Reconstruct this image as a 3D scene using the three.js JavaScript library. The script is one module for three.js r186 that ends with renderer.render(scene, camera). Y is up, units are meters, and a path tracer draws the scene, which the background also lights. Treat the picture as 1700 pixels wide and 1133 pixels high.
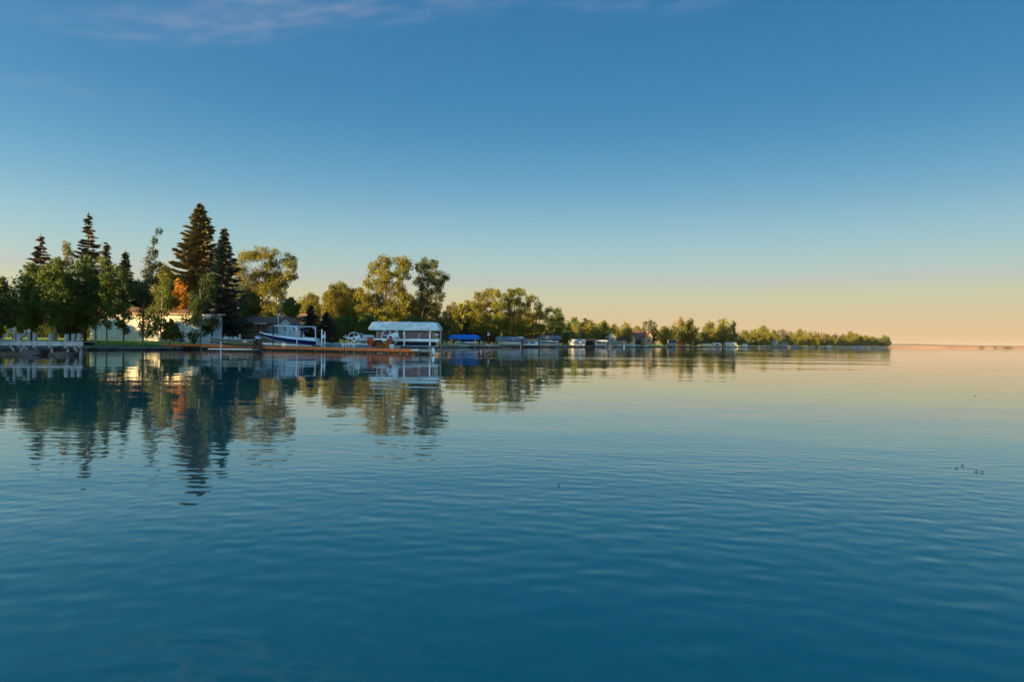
import * as THREE from 'three';
import { mergeGeometries as mergeAll } from 'three/addons/utils/BufferGeometryUtils.js';
import { RoundedBoxGeometry } from 'three/addons/geometries/RoundedBoxGeometry.js';

// ------------------------------------------------------------------ camera, sky, sun, exposure
const scene = new THREE.Scene();
const EYE = 1.0, F = 1158;                       // eye height over the lake; focal length in photograph pixels (1700 wide)
const camera = new THREE.PerspectiveCamera(2 * Math.atan(566.5 / F) * 180 / Math.PI, 1700 / 1133, 0.1, 20000);
camera.position.set(0, EYE, 0);
camera.rotation.order = 'YXZ';
camera.rotation.set(0.0035, 0, 0.010);           // a slight tilt of the hand-held camera

const EXPOSURE = 3.3;
const renderer = new THREE.WebGLRenderer({ antialias: true });
renderer.toneMapping = THREE.LinearToneMapping;
renderer.toneMappingExposure = EXPOSURE;
renderer.outputColorSpace = THREE.SRGBColorSpace;
renderer.shadowMap.enabled = true;

const SUN = new THREE.Vector3(-0.80, 0.185, 0.58).normalize();
const sun = new THREE.DirectionalLight(new THREE.Color().setRGB(1.0, 0.66, 0.28), 5.0);
sun.position.copy(SUN).multiplyScalar(400).add(new THREE.Vector3(0, 0, -120));
sun.target.position.set(0, 0, -120);
sun.castShadow = true;
sun.shadow.mapSize.set(4096, 4096);
Object.assign(sun.shadow.camera, { left: -500, right: 500, top: 300, bottom: -300, near: 1, far: 1600 });
scene.add(sun, sun.target);

function rng(seed) { let a = seed >>> 0; return () => { a = (a + 0x6D2B79F5) >>> 0; let t = a; t = Math.imul(t ^ (t >>> 15), t | 1); t ^= t + Math.imul(t ^ (t >>> 7), t | 61); return ((t ^ (t >>> 14)) >>> 0) / 4294967296; }; }
const lin = c => { c /= 255; return c <= 0.04045 ? c / 12.92 : Math.pow((c + 0.055) / 1.055, 2.4); };
const smooth = (a, b, x) => { const t = Math.min(1, Math.max(0, (x - a) / (b - a))); return t * t * (3 - 2 * t); };
function hash2(i, j, s) { let h = Math.imul(i, 374761393) ^ Math.imul(j, 668265263) ^ Math.imul(s, 2246822519); h = Math.imul(h ^ (h >>> 13), 1274126177); return ((h ^ (h >>> 16)) >>> 0) / 4294967296; }
function vnoise(x, y, s, per = 0) {
  const xi = Math.floor(x), yi = Math.floor(y), fx = x - xi, fy = y - yi, u = fx * fx * (3 - 2 * fx), v = fy * fy * (3 - 2 * fy);
  const w = i => per ? ((i % per) + per) % per : i;
  const a = hash2(w(xi), yi, s), b = hash2(w(xi + 1), yi, s), c = hash2(w(xi), yi + 1, s), d = hash2(w(xi + 1), yi + 1, s);
  return a + (b - a) * u + (c - a) * v + (a - b - c + d) * u * v;
}
const fbm = (x, y, s, per = 0, n = 5) => { let t = 0, a = 0.5, f = 1; for (let k = 0; k < n; k++) { t += a * vnoise(x * f, y * f, s + k, per * f); f *= 2; a *= 0.5; } return t; };

function makeSky() {                              // a clear evening sky: warm horizon, blue above, thin cirrus
  const W = 2048, H = 1024, data = new Float32Array(W * H * 4);
  const stops = [[0, 226, 188, 152], [1.2, 222, 192, 150], [2.6, 211, 197, 158], [4.0, 200, 202, 172], [5, 190, 198, 186], [6, 178, 200, 195], [8.5, 152, 192, 203], [12, 116, 169, 199], [17, 77, 142, 184], [22, 61, 128, 176], [27, 53, 119, 169], [40, 50, 112, 164], [90, 42, 94, 146]]
    .map(([e, r, g, b]) => [e, lin(r), lin(g), lin(b)]);
  const grad = e => {                              // Hermite curve through the stops
    let k = 0; while (k < stops.length - 2 && e > stops[k + 1][0]) k++;
    const A = stops[Math.max(0, k - 1)], B = stops[k], C = stops[k + 1], D = stops[Math.min(stops.length - 1, k + 2)], h = C[0] - B[0], t = Math.min(1, (e - B[0]) / h), t2 = t * t, t3 = t2 * t;
    return [1, 2, 3].map(c => { const m0 = (C[c] - A[c]) / (C[0] - A[0] || 1) * h, m1 = (D[c] - B[c]) / (D[0] - B[0] || 1) * h; return (2 * t3 - 3 * t2 + 1) * B[c] + (t3 - 2 * t2 + t) * m0 + (3 * t2 - 2 * t3) * C[c] + (t3 - t2) * m1; });
  };
  const streaks = [[-19, 23.8, 13, 1.25, 0.19, 0.19], [-27, 21.6, 10, 1.0, 0.12, 0.13], [-8, 25.8, 14, 1.1, 0.1, 0.13], [12, 26, 14, 0.8, 0.05, 0.08], [-33, 17, 8, 0.7, 0.05, 0.08]], rs = rng(19);
  for (let k = 0; k < 16; k++) streaks.push([40 + 280 * rs(), 28 + 34 * rs(), 10 + 14 * rs(), 0.7 + rs(), 0.3 * (rs() - 0.5), 0.25 + 0.2 * rs()]);
  const sunAz = Math.atan2(SUN.z, SUN.x);
  for (let j = 0; j < H; j++) for (let i = 0; i < W; i++) {
    const el = ((j + 0.5) / H - 0.5) * 180, az = ((i + 0.5) / W - 0.5) * 2 * Math.PI, e = Math.max(0, el);
    const w = smooth(-0.75, 0.75, Math.cos(az - sunAz));
    let c = grad(e * (1 - 0.05 * w));
    const cosSun = Math.cos(el * Math.PI / 180) * (Math.cos(az) * SUN.x + Math.sin(az) * SUN.z) + Math.sin(el * Math.PI / 180) * SUN.y, fillGlow = 9 * Math.pow((1 + cosSun) / 2, 7);   // sky brightens towards the low sun, boosted out of view to lift the shade
    c = [c[0] * (1 + fillGlow), c[1] * (1 + 0.93 * fillGlow), c[2] * (1 + 0.82 * fillGlow)];
    const pale = [lin(128), lin(150), lin(174)], m = 0.25 * w * smooth(5, 25, e);
    c = c.map((v, k) => v + (pale[k] - v) * m);
    if (e > 14) {                                 // cirrus streaks, strewn over the whole sky
      const azd = az * 180 / Math.PI + 90;        // degrees right of straight ahead
      let a = 0;
      for (const [a0, e0, len, wid, tilt, str] of streaks) {
        let d = azd - a0; d -= 360 * Math.round(d / 360); if (Math.abs(d) > len * 1.6) continue;
        const f = fbm(azd * 0.14 + a0, e * 1.1 - azd * tilt, 57, 0, 5), g = fbm(azd * 0.5 + 7, e * 3.2 - azd * tilt * 3, 91, 0, 4), dy = e - e0 - tilt * d + 3.2 * (f - 0.5);
        a += str * Math.exp(-(d * d) / (len * len * 0.5) - dy * dy / (wid * wid)) * smooth(0.22, 0.7, g) * 1.3;
      }
      a = Math.min(0.5, a);
      const cl = [lin(184), lin(184), lin(199)];
      c = c.map((v, k) => v + (cl[k] - v) * a);
    }
    const o = (j * W + i) * 4;
    for (let k = 0; k < 3; k++) data[o + k] = c[k] / EXPOSURE;
    data[o + 3] = 1;
  }
  const t = new THREE.DataTexture(data, W, H, THREE.RGBAFormat, THREE.FloatType);
  t.mapping = THREE.EquirectangularReflectionMapping; t.magFilter = t.minFilter = THREE.LinearFilter; t.wrapS = THREE.RepeatWrapping; t.needsUpdate = true;
  return t;
}
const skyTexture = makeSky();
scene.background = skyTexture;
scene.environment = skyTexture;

// ------------------------------------------------------------------ helpers
const X = (px, z) => (px - 850) / F * z;                                     // metres to the right of the axis at depth z
const Y = (px, py, z) => EYE + (570.5 + 0.01 * (px - 850) - py) / F * z;    // metres over the lake
const V = (x, y, z) => new THREE.Vector3(x, y, z);
const mergeGeometries = list => mergeAll(list.some(g => !g.index) ? list.map(g => g.index ? g.toNonIndexed() : g) : list);
const taken = {};
function numbered(name) { const n = taken[name] = (taken[name] ?? -1) + 1; return n ? `${name}_${String(n).padStart(3, '0')}` : name; }
function shade(o) { o.traverse(m => { if (m.isMesh) m.castShadow = m.receiveShadow = true; }); return o; }
function tag(o, label, category, group, kind) { if (label) o.userData.label = label; if (category) o.userData.category = category; if (group) o.userData.group = group; if (kind) o.userData.kind = kind; return o; }
function thing(name, label, category, pos = [0, 0, 0], turn = 0, group) {
  const o = new THREE.Group(); o.name = numbered(name); o.position.set(...pos); o.rotation.y = turn; scene.add(o); return tag(o, label, category, group);
}
function part(name, geos, mat, parent, label) {
  const g = Array.isArray(geos) ? (geos.length > 1 ? mergeGeometries(geos) : geos[0]) : geos;
  const m = new THREE.Mesh(g, mat); m.name = name; m.castShadow = m.receiveShadow = true; parent.add(m); if (label) m.userData.label = label; return m;
}
function solo(name, geos, mat, label, category, group, kind) { const m = part(numbered(name), geos, mat, scene); return tag(m, label, category, group, kind); }
function copy(o, label, pos, turn = 0, s = 1) { const c = o.clone(); c.name = numbered(o.name.replace(/_\d+$/, '')); c.userData = { ...o.userData, label }; if (Array.isArray(s)) c.scale.set(...s); else c.scale.setScalar(s); c.position.set(...pos); c.rotation.y = turn; scene.add(c); return c; }
function box(w, h, d, x = 0, y = 0, z = 0, rx = 0, ry = 0, rz = 0) {
  const g = new THREE.BoxGeometry(w, h, d), uv = g.attributes.uv, dims = [[d, h], [d, h], [w, d], [w, d], [w, h], [w, h]];
  for (let i = 0; i < 24; i++) { const [a, b] = dims[i >> 2]; uv.setXY(i, uv.getX(i) * a, uv.getY(i) * b); }
  if (rx) g.rotateX(rx); if (ry) g.rotateY(ry); if (rz) g.rotateZ(rz);
  return g.translate(x, y, z);
}
function rbox(w, h, d, r, x = 0, y = 0, z = 0, rx = 0, ry = 0, rz = 0) { const g = new RoundedBoxGeometry(w, h, d, 2, r); if (rx) g.rotateX(rx); if (ry) g.rotateY(ry); if (rz) g.rotateZ(rz); return g.translate(x, y, z); }
function along(g, a, b) { const d = b.clone().sub(a), q = new THREE.Quaternion().setFromUnitVectors(V(0, 1, 0), d.clone().normalize()); return g.applyQuaternion(q).translate((a.x + b.x) / 2, (a.y + b.y) / 2, (a.z + b.z) / 2); }
function bar(a, b, r0 = 0.03, r1 = r0, n = 8) { return along(new THREE.CylinderGeometry(r1, r0, a.distanceTo(b), n, 1), a, b); }
function beam(a, b, w = 0.05, d = w) { return along(box(w, a.distanceTo(b), d), a, b); }
function cyl(r0, r1, h, x, y, z, n = 12) { return new THREE.CylinderGeometry(r1, r0, h, n).translate(x, y + h / 2, z); }
function tube(pts, r, n = 24, m = 6) { const g = new THREE.TubeGeometry(new THREE.CatmullRomCurve3(pts), n, r, m); return g; }
function extrude(pts, depth, bevel = 0) { const s = new THREE.Shape(pts.map(p => new THREE.Vector2(...p))); return new THREE.ExtrudeGeometry(s, { depth, bevelEnabled: bevel > 0, bevelSize: bevel, bevelThickness: bevel, bevelSegments: 1 }); }
// a skin between rows of points (rows: arrays of Vector3 of equal length)
function skin(rows) {
  const n = rows[0].length, p = [], uv = [], ix = [];
  rows.forEach((r, i) => r.forEach((v, j) => { p.push(v.x, v.y, v.z); uv.push(i / (rows.length - 1), j / (n - 1)); }));
  for (let i = 0; i < rows.length - 1; i++) for (let j = 0; j < n - 1; j++) { const a = i * n + j; ix.push(a, a + 1, a + n, a + 1, a + n + 1, a + n); }
  const g = new THREE.BufferGeometry(); g.setAttribute('position', new THREE.Float32BufferAttribute(p, 3)); g.setAttribute('uv', new THREE.Float32BufferAttribute(uv, 2)); g.setIndex(ix); g.computeVertexNormals(); return g;
}

// ------------------------------------------------------------------ materials
function grainTexture(W, H, f) { const d = new Uint8Array(W * H * 4); for (let j = 0; j < H; j++) for (let i = 0; i < W; i++) { const c = f(i / W, j / H); const o = (j * W + i) * 4; for (let k = 0; k < 3; k++) d[o + k] = Math.max(0, Math.min(255, c[k])); d[o + 3] = 255; } const t = new THREE.DataTexture(d, W, H); t.colorSpace = THREE.SRGBColorSpace; t.wrapS = t.wrapT = THREE.RepeatWrapping; t.magFilter = THREE.LinearFilter; t.minFilter = THREE.LinearMipmapLinearFilter; t.generateMipmaps = true; t.needsUpdate = true; return t; }
const woodTex = grainTexture(256, 256, (u, v) => { const n = fbm(u * 6, v * 40, 3, 0), b = fbm(u * 3 + 7, v * 5, 9, 0); const k = 190 + 110 * (n - 0.5) + 80 * (b - 0.5); return [k + 44, k + 42, k + 38]; });
const stainTex = grainTexture(256, 256, (u, v) => { const n = fbm(u * 6, v * 40, 3, 0), b = fbm(u * 3 + 7, v * 5, 9, 0), k = 232 + 80 * (n - 0.5) + 60 * (b - 0.5); return [k + 14, k + 6, k]; });
const plasterTex = grainTexture(256, 256, (u, v) => { const k = 230 + 80 * (fbm(u * 9, v * 9, 21) - 0.5) + 50 * (fbm(u * 40, v * 40, 5) - 0.5); return [k, k, k - 3]; });
const shingleTex = grainTexture(256, 256, (u, v) => { const row = Math.floor(v * 10), col = Math.floor(u * 10 + (row % 2) * 0.5); const k = 150 + 90 * (hash2(col, row, 8) - 0.5) + 60 * (fbm(u * 40, v * 40, 15) - 0.5); return [k, k, k]; });
const M = {};
function mat(name, color, roughness = 0.7, more = {}) { return M[name] = new THREE.MeshStandardMaterial({ name, color, roughness, ...more }); }
mat('greyWood', 0xb2b2ae, 0.85, { map: woodTex }); mat('darkWood', 0x3a322b, 0.9, { map: woodTex }); mat('stainedWood', 0xf87a2c, 0.7, { map: stainTex }); mat('weatheredWood', 0xb09a86, 0.9, { map: woodTex });
mat('deckBlue', 0x8d9aa2, 0.75, { map: woodTex }); mat('chairBrown', 0xa8451e, 0.65, { map: stainTex }); mat('chairSunlit', 0xe8560f, 0.6);  // the orange chair colour paints sunlight onto the left chair's brown back slats
mat('white', 0xf0f0ea, 0.45); mat('gel', 0xe8e9e6, 0.18); mat('navy', 0x0a1a52, 0.22); mat('navyCloth', 0x0c1c58, 0.85); mat('blueCloth', 0x0c74cc, 0.8); mat('tealCloth', 0x1d5872, 0.8); mat('whiteCloth', 0xf2f4ee, 0.75, { map: plasterTex }); mat('greyCloth', 0x6f8494, 0.8, { map: plasterTex }); mat('blueDisc', 0x0b62ac, 0.4);
mat('alu', 0xb8bcc0, 0.38, { metalness: 0.85 }); mat('paintedAlu', 0xd9dcde, 0.4); mat('black', 0x15161a, 0.4); mat('darkRubber', 0x1a1a1b, 0.8); mat('olive', 0x77715e, 0.5); mat('gold', 0xc9a45a, 0.45); mat('silver', 0x9aa3ad, 0.25, { metalness: 0.7 }); mat('seat', 0xcfcabb, 0.7);
mat('cream', 0xf2ecd4, 0.75, { map: plasterTex }); mat('paleBlue', 0xd6dee2, 0.7, { map: plasterTex }); mat('tan', 0xb89c78, 0.85, { map: plasterTex }); mat('shedWall', 0xa69a88, 0.9, { map: plasterTex }); mat('roofBrown', 0xd6a684, 0.9, { map: shingleTex }); mat('roofTan', 0xb98a62, 0.9, { map: shingleTex }); mat('fascia', 0xe2d9c4, 0.6); mat('greenTrim', 0x5d8577, 0.6); mat('glassDark', 0x22303a, 0.08); mat('darkWall', 0x27303a, 0.8, { map: plasterTex }); mat('greyWall', 0x8a8f90, 0.8, { map: plasterTex });
mat('logs', 0x7d5335, 0.9, { map: woodTex }); mat('salmon', 0xd9786a, 0.6); mat('rustRed', 0x8c2f22, 0.7); mat('bird', 0x2a2a2e, 0.8); mat('gull', 0xb8b4ae, 0.8); mat('weed', 0x0e0b08, 0.8); mat('flower', 0xf08a12, 0.7); mat('clay', 0xa85a2c, 0.8);
mat('rock', 0x6f665c, 0.95, { map: plasterTex }); mat('bark', 0x5b4a3c, 0.95, { map: woodTex }); mat('paleBark', 0x9a917f, 0.9, { map: woodTex });
M.glass = new THREE.MeshPhysicalMaterial({ name: 'glass', color: 0xdde8ee, roughness: 0.03, transmission: 1, thickness: 0 });
M.leaf = new THREE.MeshPhysicalMaterial({ name: 'leaf', color: 0xffffff, vertexColors: true, roughness: 0.9, specularIntensity: 0.3, transmission: 0.35, thickness: 0, side: THREE.DoubleSide });
M.needle = new THREE.MeshStandardMaterial({ name: 'needle', color: 0xffffff, vertexColors: true, roughness: 0.9, side: THREE.DoubleSide });

// ------------------------------------------------------------------ lake
function waterNormals() {
  const N = 2048, L = 48, hx = new Float32Array(N * N), hy = new Float32Array(N * N), lx = new Float32Array(N * N), ly = new Float32Array(N * N), r = rng(77);
  const cx = new Float32Array(N), sx = new Float32Array(N);
  for (let k = 0; k < 120; k++) {
    const short = k % 2 === 0, lambda = short ? 0.09 * Math.pow(0.30 / 0.09, r()) : 0.4 * Math.pow(2.6 / 0.4, r()), ang = (r() + r() + r() - 1.5) * 1.25 + 0.18;         // crests lie mostly across the view
    const a = Math.round(L / lambda * Math.sin(ang)), b = Math.round(L / lambda * Math.cos(ang)), ph = r() * 6.283;
    const slope = (short ? 0.0046 : 0.0014) * (0.6 + 0.8 * r()), len = Math.hypot(a, b) || 1, gx = slope * a / len, gy = slope * b / len;
    for (let i = 0; i < N; i++) { cx[i] = Math.cos(2 * Math.PI * a * i / N + ph); sx[i] = Math.sin(2 * Math.PI * a * i / N + ph); }
    for (let j = 0; j < N; j++) {
      const tx = short ? hx : lx, ty = short ? hy : ly, cy = Math.cos(2 * Math.PI * b * j / N), sy = Math.sin(2 * Math.PI * b * j / N), o = j * N;
      for (let i = 0; i < N; i++) { const s = cx[i] * cy - sx[i] * sy; tx[o + i] += gx * s; ty[o + i] += gy * s; }
    }
  }
  const d = new Float32Array(N * N * 4), K = 6;
  for (let j = 0; j < N; j++) for (let i = 0; i < N; i++) {
    const z = j / N * L, x = i / N * L;                                          // wind cat's-paws: rougher bands and glassy lanes
    const n = Math.sin(2 * Math.PI * (2 * x / L + 0.35 * Math.sin(2 * Math.PI * z / L) )) * 0.5 + Math.sin(2 * Math.PI * (3 * z / L - x / L + 0.2)) * 0.5;
    const band = 0.5 + 0.5 * Math.cos(2 * Math.PI * (z - 2 + 1.6 * n) / L);
    const A = 0.05 + 0.72 * Math.pow(band, 6) * (0.7 + 0.3 * n) + 0.03 * n * (1 - band), B = 0.32 + 0.14 * band + 0.08 * n;
    const o = (j * N + i) * 4;
    const q = j * N + i; d[o] = 0.5 - 0.5 * K * (A * hx[q] + B * lx[q]); d[o + 1] = 0.5 - 0.5 * K * (A * hy[q] + B * ly[q]); d[o + 2] = 1; d[o + 3] = 1;
  }
  const t = new THREE.DataTexture(d, N, N, THREE.RGBAFormat, THREE.FloatType);
  t.wrapS = t.wrapT = THREE.RepeatWrapping; t.magFilter = THREE.LinearFilter; t.needsUpdate = true;
  return [t, K, L];
}
{
  const [tex, K, L] = waterNormals();
  M.water = new THREE.MeshPhysicalMaterial({ name: 'water', color: new THREE.Color().setRGB(0.0001, 0.048, 0.084), roughness: 0.02, ior: 1.95, specularColor: new THREE.Color().setRGB(0.2, 0.95, 1.0), normalMap: tex, normalScale: new THREE.Vector2(1 / K, 1 / K) });
  const r = rng(5), waves = [];
  for (let k = 0; k < 14; k++) { const l = 3.5 + 9 * r(), a = (r() - 0.5) * 1.3; waves.push([Math.sin(a) * 2 * Math.PI / l, Math.cos(a) * 2 * Math.PI / l, r() * 6.28, 0.0010 * l / (2 * Math.PI) * (0.5 + r())]); }
  const xs = [-9000, -2000, -600, -200], zs = [-9000, -3000, -1200, -500, -260];
  for (let x = -150; x <= 150; x += 1.2) xs.push(x); xs.push(200, 600, 2000, 9000);
  for (let z = -220; z <= 30; z += 1.0) zs.push(z); zs.push(100, 400, 2000);
  const p = [], uv = [], ix = [];
  for (const z of zs) for (const x of xs) {
    const f = smooth(150, 110, Math.abs(x)) * smooth(-220, -150, z) * smooth(30, 15, z) * (0.2 + 0.8 * smooth(-8, -35, z));
    let y = 0; if (f > 0) for (const [a, b, ph, am] of waves) y += am * Math.sin(a * x + b * z + ph);
    p.push(x, y * f, z); uv.push(x / L, -z / L);
  }
  for (let j = 0; j < zs.length - 1; j++) for (let i = 0; i < xs.length - 1; i++) { const a = j * xs.length + i, b = a + 1, c = a + xs.length, e = c + 1; ix.push(a, c, b, b, c, e); }
  const g = new THREE.BufferGeometry(); g.setAttribute('position', new THREE.Float32BufferAttribute(p, 3)); g.setAttribute('uv', new THREE.Float32BufferAttribute(uv, 2)); g.setIndex(ix); g.computeVertexNormals();
  solo('lake_water', g, M.water, 'calm blue lake with fine ripples', 'lake', null, 'structure');
}

// ------------------------------------------------------------------ land
const grassTex = grainTexture(512, 512, (u, v) => { const k = fbm(u * 10, v * 10, 41), f = fbm(u * 60, v * 60, 43), g = 0.55 * k + 0.45 * f; return [78 + 100 * g, 108 + 95 * g, 30 + 36 * g]; });
const bankTex = grainTexture(512, 256, (u, v) => { const k = fbm(u * 14, v * 10, 61), f = fbm(u * 70, v * 50, 63), g = 0.5 * k + 0.5 * f; return [40 + 110 * g, 36 + 95 * g, 28 + 75 * g]; });
M.grass = new THREE.MeshStandardMaterial({ name: 'grass', map: grassTex, roughness: 1 }); M.bank = new THREE.MeshStandardMaterial({ name: 'bank', map: bankTex, roughness: 1 });
const shore = [[-46, 90, -1, 0], [-48, 20, -1, 0], [-50, -10, -1, -0.1], [-46, -35, -1, -0.3], [X(0, 56), -56, -0.9, -0.45], [X(150, 66), -66, -0.75, -0.66], [X(280, 70), -70, -0.55, -0.83], [X(350, 80), -80, -0.6, -0.8], [X(430, 92), -92, -0.6, -0.8], [X(560, 98), -98, -0.6, -0.8], [X(640, 106), -106, -0.7, -0.7], [X(735, 132), -132, -0.84, -0.54], [X(800, 152), -152, -0.84, -0.54], [X(870, 172), -172, -0.84, -0.54], [X(930, 192), -192, -0.84, -0.54], [X(1000, 230), -230, -0.84, -0.54], [X(1100, 300), -300, -0.84, -0.54], [X(1225, 380), -380, -0.84, -0.54], [X(1300, 480), -480, -0.84, -0.54], [X(1400, 620), -620, -0.84, -0.54], [X(1478, 790), -790, -0.9, -0.35], [X(1482, 805), -805, -0.95, 0.1]];
{
  const rows = [], r = rng(8), offs = [[0, -0.4], [0.3, 0.1], [0.7, 0.32], [1.6, 0.42]], lawn = [[1.6, 0.42], [4, 0.52], [9, 0.68], [16, 0.86], [32, 1.1], [70, 1.5], [200, 2], [900, 3]];
  const fine = [];
  for (let k = 0; k < shore.length - 1; k++) { const a = shore[k], b = shore[k + 1], n = Math.max(2, Math.min(60, Math.ceil(Math.hypot(a[0] - b[0], a[1] - b[1]) / 1.5))); for (let i = 0; i < n; i++) { const t = i / n; fine.push(a.map((v, c) => v + (b[c] - v) * t)); } }
  fine.push(shore[shore.length - 1]);
  const strip = (o) => fine.map(([x, z, nx, nz], i) => { const l = Math.hypot(nx, nz); return o.map(([d, y], k) => { const jit = k === 0 || d > 5 ? 0 : 0.22 * (hash2(i, 3, 5) - 0.5); return V(x + nx / l * (d + jit) , y + (d > 0.2 && d < 2 ? 0.10 * (hash2(i, 7, 2) - 0.5) : 0), z + nz / l * (d + jit)); }); });
  const metres = (g) => { const p = g.attributes.position, uv = g.attributes.uv; for (let i = 0; i < p.count; i++) uv.setXY(i, (p.getX(i) + p.getY(i) * 0.7) / 6, (p.getZ(i) + p.getY(i)) / 6); return g; };
  solo('shore_bank', metres(skin(strip(offs))), M.bank, 'earth and stone bank along the waterline', 'bank', null, 'structure');
  solo('lawn', metres(skin(strip(lawn))), M.grass, 'grassy land rising behind the shore', 'lawn', null, 'structure');
  // far side of the lake: a low sunlit bank and hills behind it
  const fieldTex = grainTexture(256, 64, (u, v) => { const g = fbm(u * 12, v * 12, 91), f = fbm(u * 60, v * 20, 93); return [150 + 70 * g + 30 * f, 100 + 60 * g + 22 * f, 66 + 44 * g + 16 * f]; });
  const far = (z, base, h, m, seed, name, label) => {
    const rr = []; for (let x = -2500; x <= 6000; x += 60) { const t = fbm(x / 420, 2.3, seed, 0, 4); const y = h * (0.55 + 0.9 * (t - 0.35)); rr.push([V(x, -1, z), V(x, y * 0.55 + base, z - 25), V(x, y + base, z - 160), V(x, -1, z - 900)]); }
    const g = skin(rr), p = g.attributes.position, uv = g.attributes.uv; for (let i = 0; i < p.count; i++) uv.setXY(i, p.getX(i) / 700, (p.getZ(i) + 4 * p.getY(i)) / 500);
    solo(name, g, m, label, 'shore', null, 'structure');
  };
  M.field = new THREE.MeshStandardMaterial({ name: 'field', map: fieldTex, roughness: 1 });
  M.hill = new THREE.MeshStandardMaterial({ name: 'hill', color: 0x6f7a5c, map: plasterTex, roughness: 1 });
  far(-2300, 0, 10, M.field, 5, 'far_shore', 'low tan bank across the lake');
  far(-4600, 6, 26, M.hill, 12, 'distant_hills', 'hazy hills beyond the lake');
}

// ------------------------------------------------------------------ trees
const lawnProfile = [[0, 0], [0.7, 0.32], [1.6, 0.42], [4, 0.52], [9, 0.68], [16, 0.86], [32, 1.1], [70, 1.5], [200, 2], [900, 3]];
function ground(x, z) {
  let best = 1e9;
  for (let k = 0; k < shore.length - 1; k++) { const [ax, az] = shore[k], [bx, bz] = shore[k + 1], dx = bx - ax, dz = bz - az, t = Math.max(0, Math.min(1, ((x - ax) * dx + (z - az) * dz) / (dx * dx + dz * dz))); best = Math.min(best, Math.hypot(x - ax - dx * t, z - az - dz * t)); }
  let k = 0; while (k < lawnProfile.length - 2 && best > lawnProfile[k + 1][0]) k++;
  const [d0, y0] = lawnProfile[k], [d1, y1] = lawnProfile[k + 1]; return y0 + (y1 - y0) * Math.min(1, (best - d0) / (d1 - d0));
}
class Leaves {
  constructor() { this.p = []; this.n = []; this.c = []; this.ix = []; }
  quad(o, u, v, col) {                            // a pointed, slightly folded leaf spray
    const i = this.p.length / 3, n = u.clone().cross(v).normalize(), f = v.length() * 0.25;
    const pts = [o.clone().sub(u), o.clone().sub(v).addScaledVector(n, f), o.clone().add(u), o.clone().add(v).addScaledVector(n, f)];
    for (const q of pts) { this.p.push(q.x, q.y, q.z); this.n.push(n.x, n.y, n.z); this.c.push(...col); }
    this.ix.push(i, i + 1, i + 2, i, i + 2, i + 3);
  }
  geometry() { const g = new THREE.BufferGeometry(); g.setAttribute('position', new THREE.Float32BufferAttribute(this.p, 3)); g.setAttribute('normal', new THREE.Float32BufferAttribute(this.n, 3)); g.setAttribute('color', new THREE.Float32BufferAttribute(this.c, 3)); g.setIndex(this.ix); return g; }
}
const gauss = r => (r() + r() + r() - 1.5) / 0.87;
function dirRandom(r) { const y = 2 * r() - 1, a = r() * 6.2832, s = Math.sqrt(1 - y * y); return V(s * Math.cos(a), y, s * Math.sin(a)); }
function taper(pts, r0, r1, n = 6) { const g = []; for (let k = 0; k < pts.length - 1; k++) { const a = r0 + (r1 - r0) * k / (pts.length - 1), b = r0 + (r1 - r0) * (k + 1) / (pts.length - 1); g.push(bar(pts[k], pts[k + 1], a, b, n)); } return g; }
// lobes: [x, y, z, rx, ry] in metres from the foot
function leafyCrown(lobes, { size = 0.3, cover = 1, color = [0.06, 0.085, 0.018], vary = 0.35, seed = 1, clumps = 13 }) {
  const r = rng(seed), L = new Leaves();
  for (const [lx, ly, lz, rx, ry] of lobes) {
    const total = cover * 12.6 * rx * (rx + ry) / 2 / (size * size) * 1.45, hue = 1 + 0.22 * (r() - 0.5);
    for (let c = 0; c < clumps; c++) {
      const d = dirRandom(r), q = 0.45 + 0.55 * Math.sqrt(r()), cr = (0.34 + 0.26 * r()), cx = lx + d.x * q * rx * 0.82, cy = ly + d.y * q * ry * 0.82, cz = lz + d.z * q * rx * 0.82, tone = 0.8 + 0.4 * r();
      for (let k = 0; k < total / clumps; k++) {
        const e = dirRandom(r), w = Math.pow(r(), 0.45), p = V(cx + e.x * w * cr * rx, cy + e.y * w * cr * ry, cz + e.z * w * cr * rx);
        if (r() < 0.05) p.add(e.multiplyScalar(size * 1.6));
        const n = dirRandom(r).addScaledVector(e, 0.5).add(V(0, 0.35, 0)).normalize(), u = V(0, 1, 0).cross(n).applyAxisAngle(n, r() * 6.28).normalize(), v = n.clone().cross(u), s = size * (0.4 + 0.45 * r() + 0.6 * r() * r());
        const b = tone * (1 + vary * (r() - 0.5) * 2), h = hue * (1 + 0.25 * (r() - 0.5));
        L.quad(p, u.multiplyScalar(s * 0.62), v.multiplyScalar(s * 0.42), [color[0] * b * h, color[1] * b, color[2] * b]);
      }
    }
  }
  return L.geometry();
}
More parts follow.
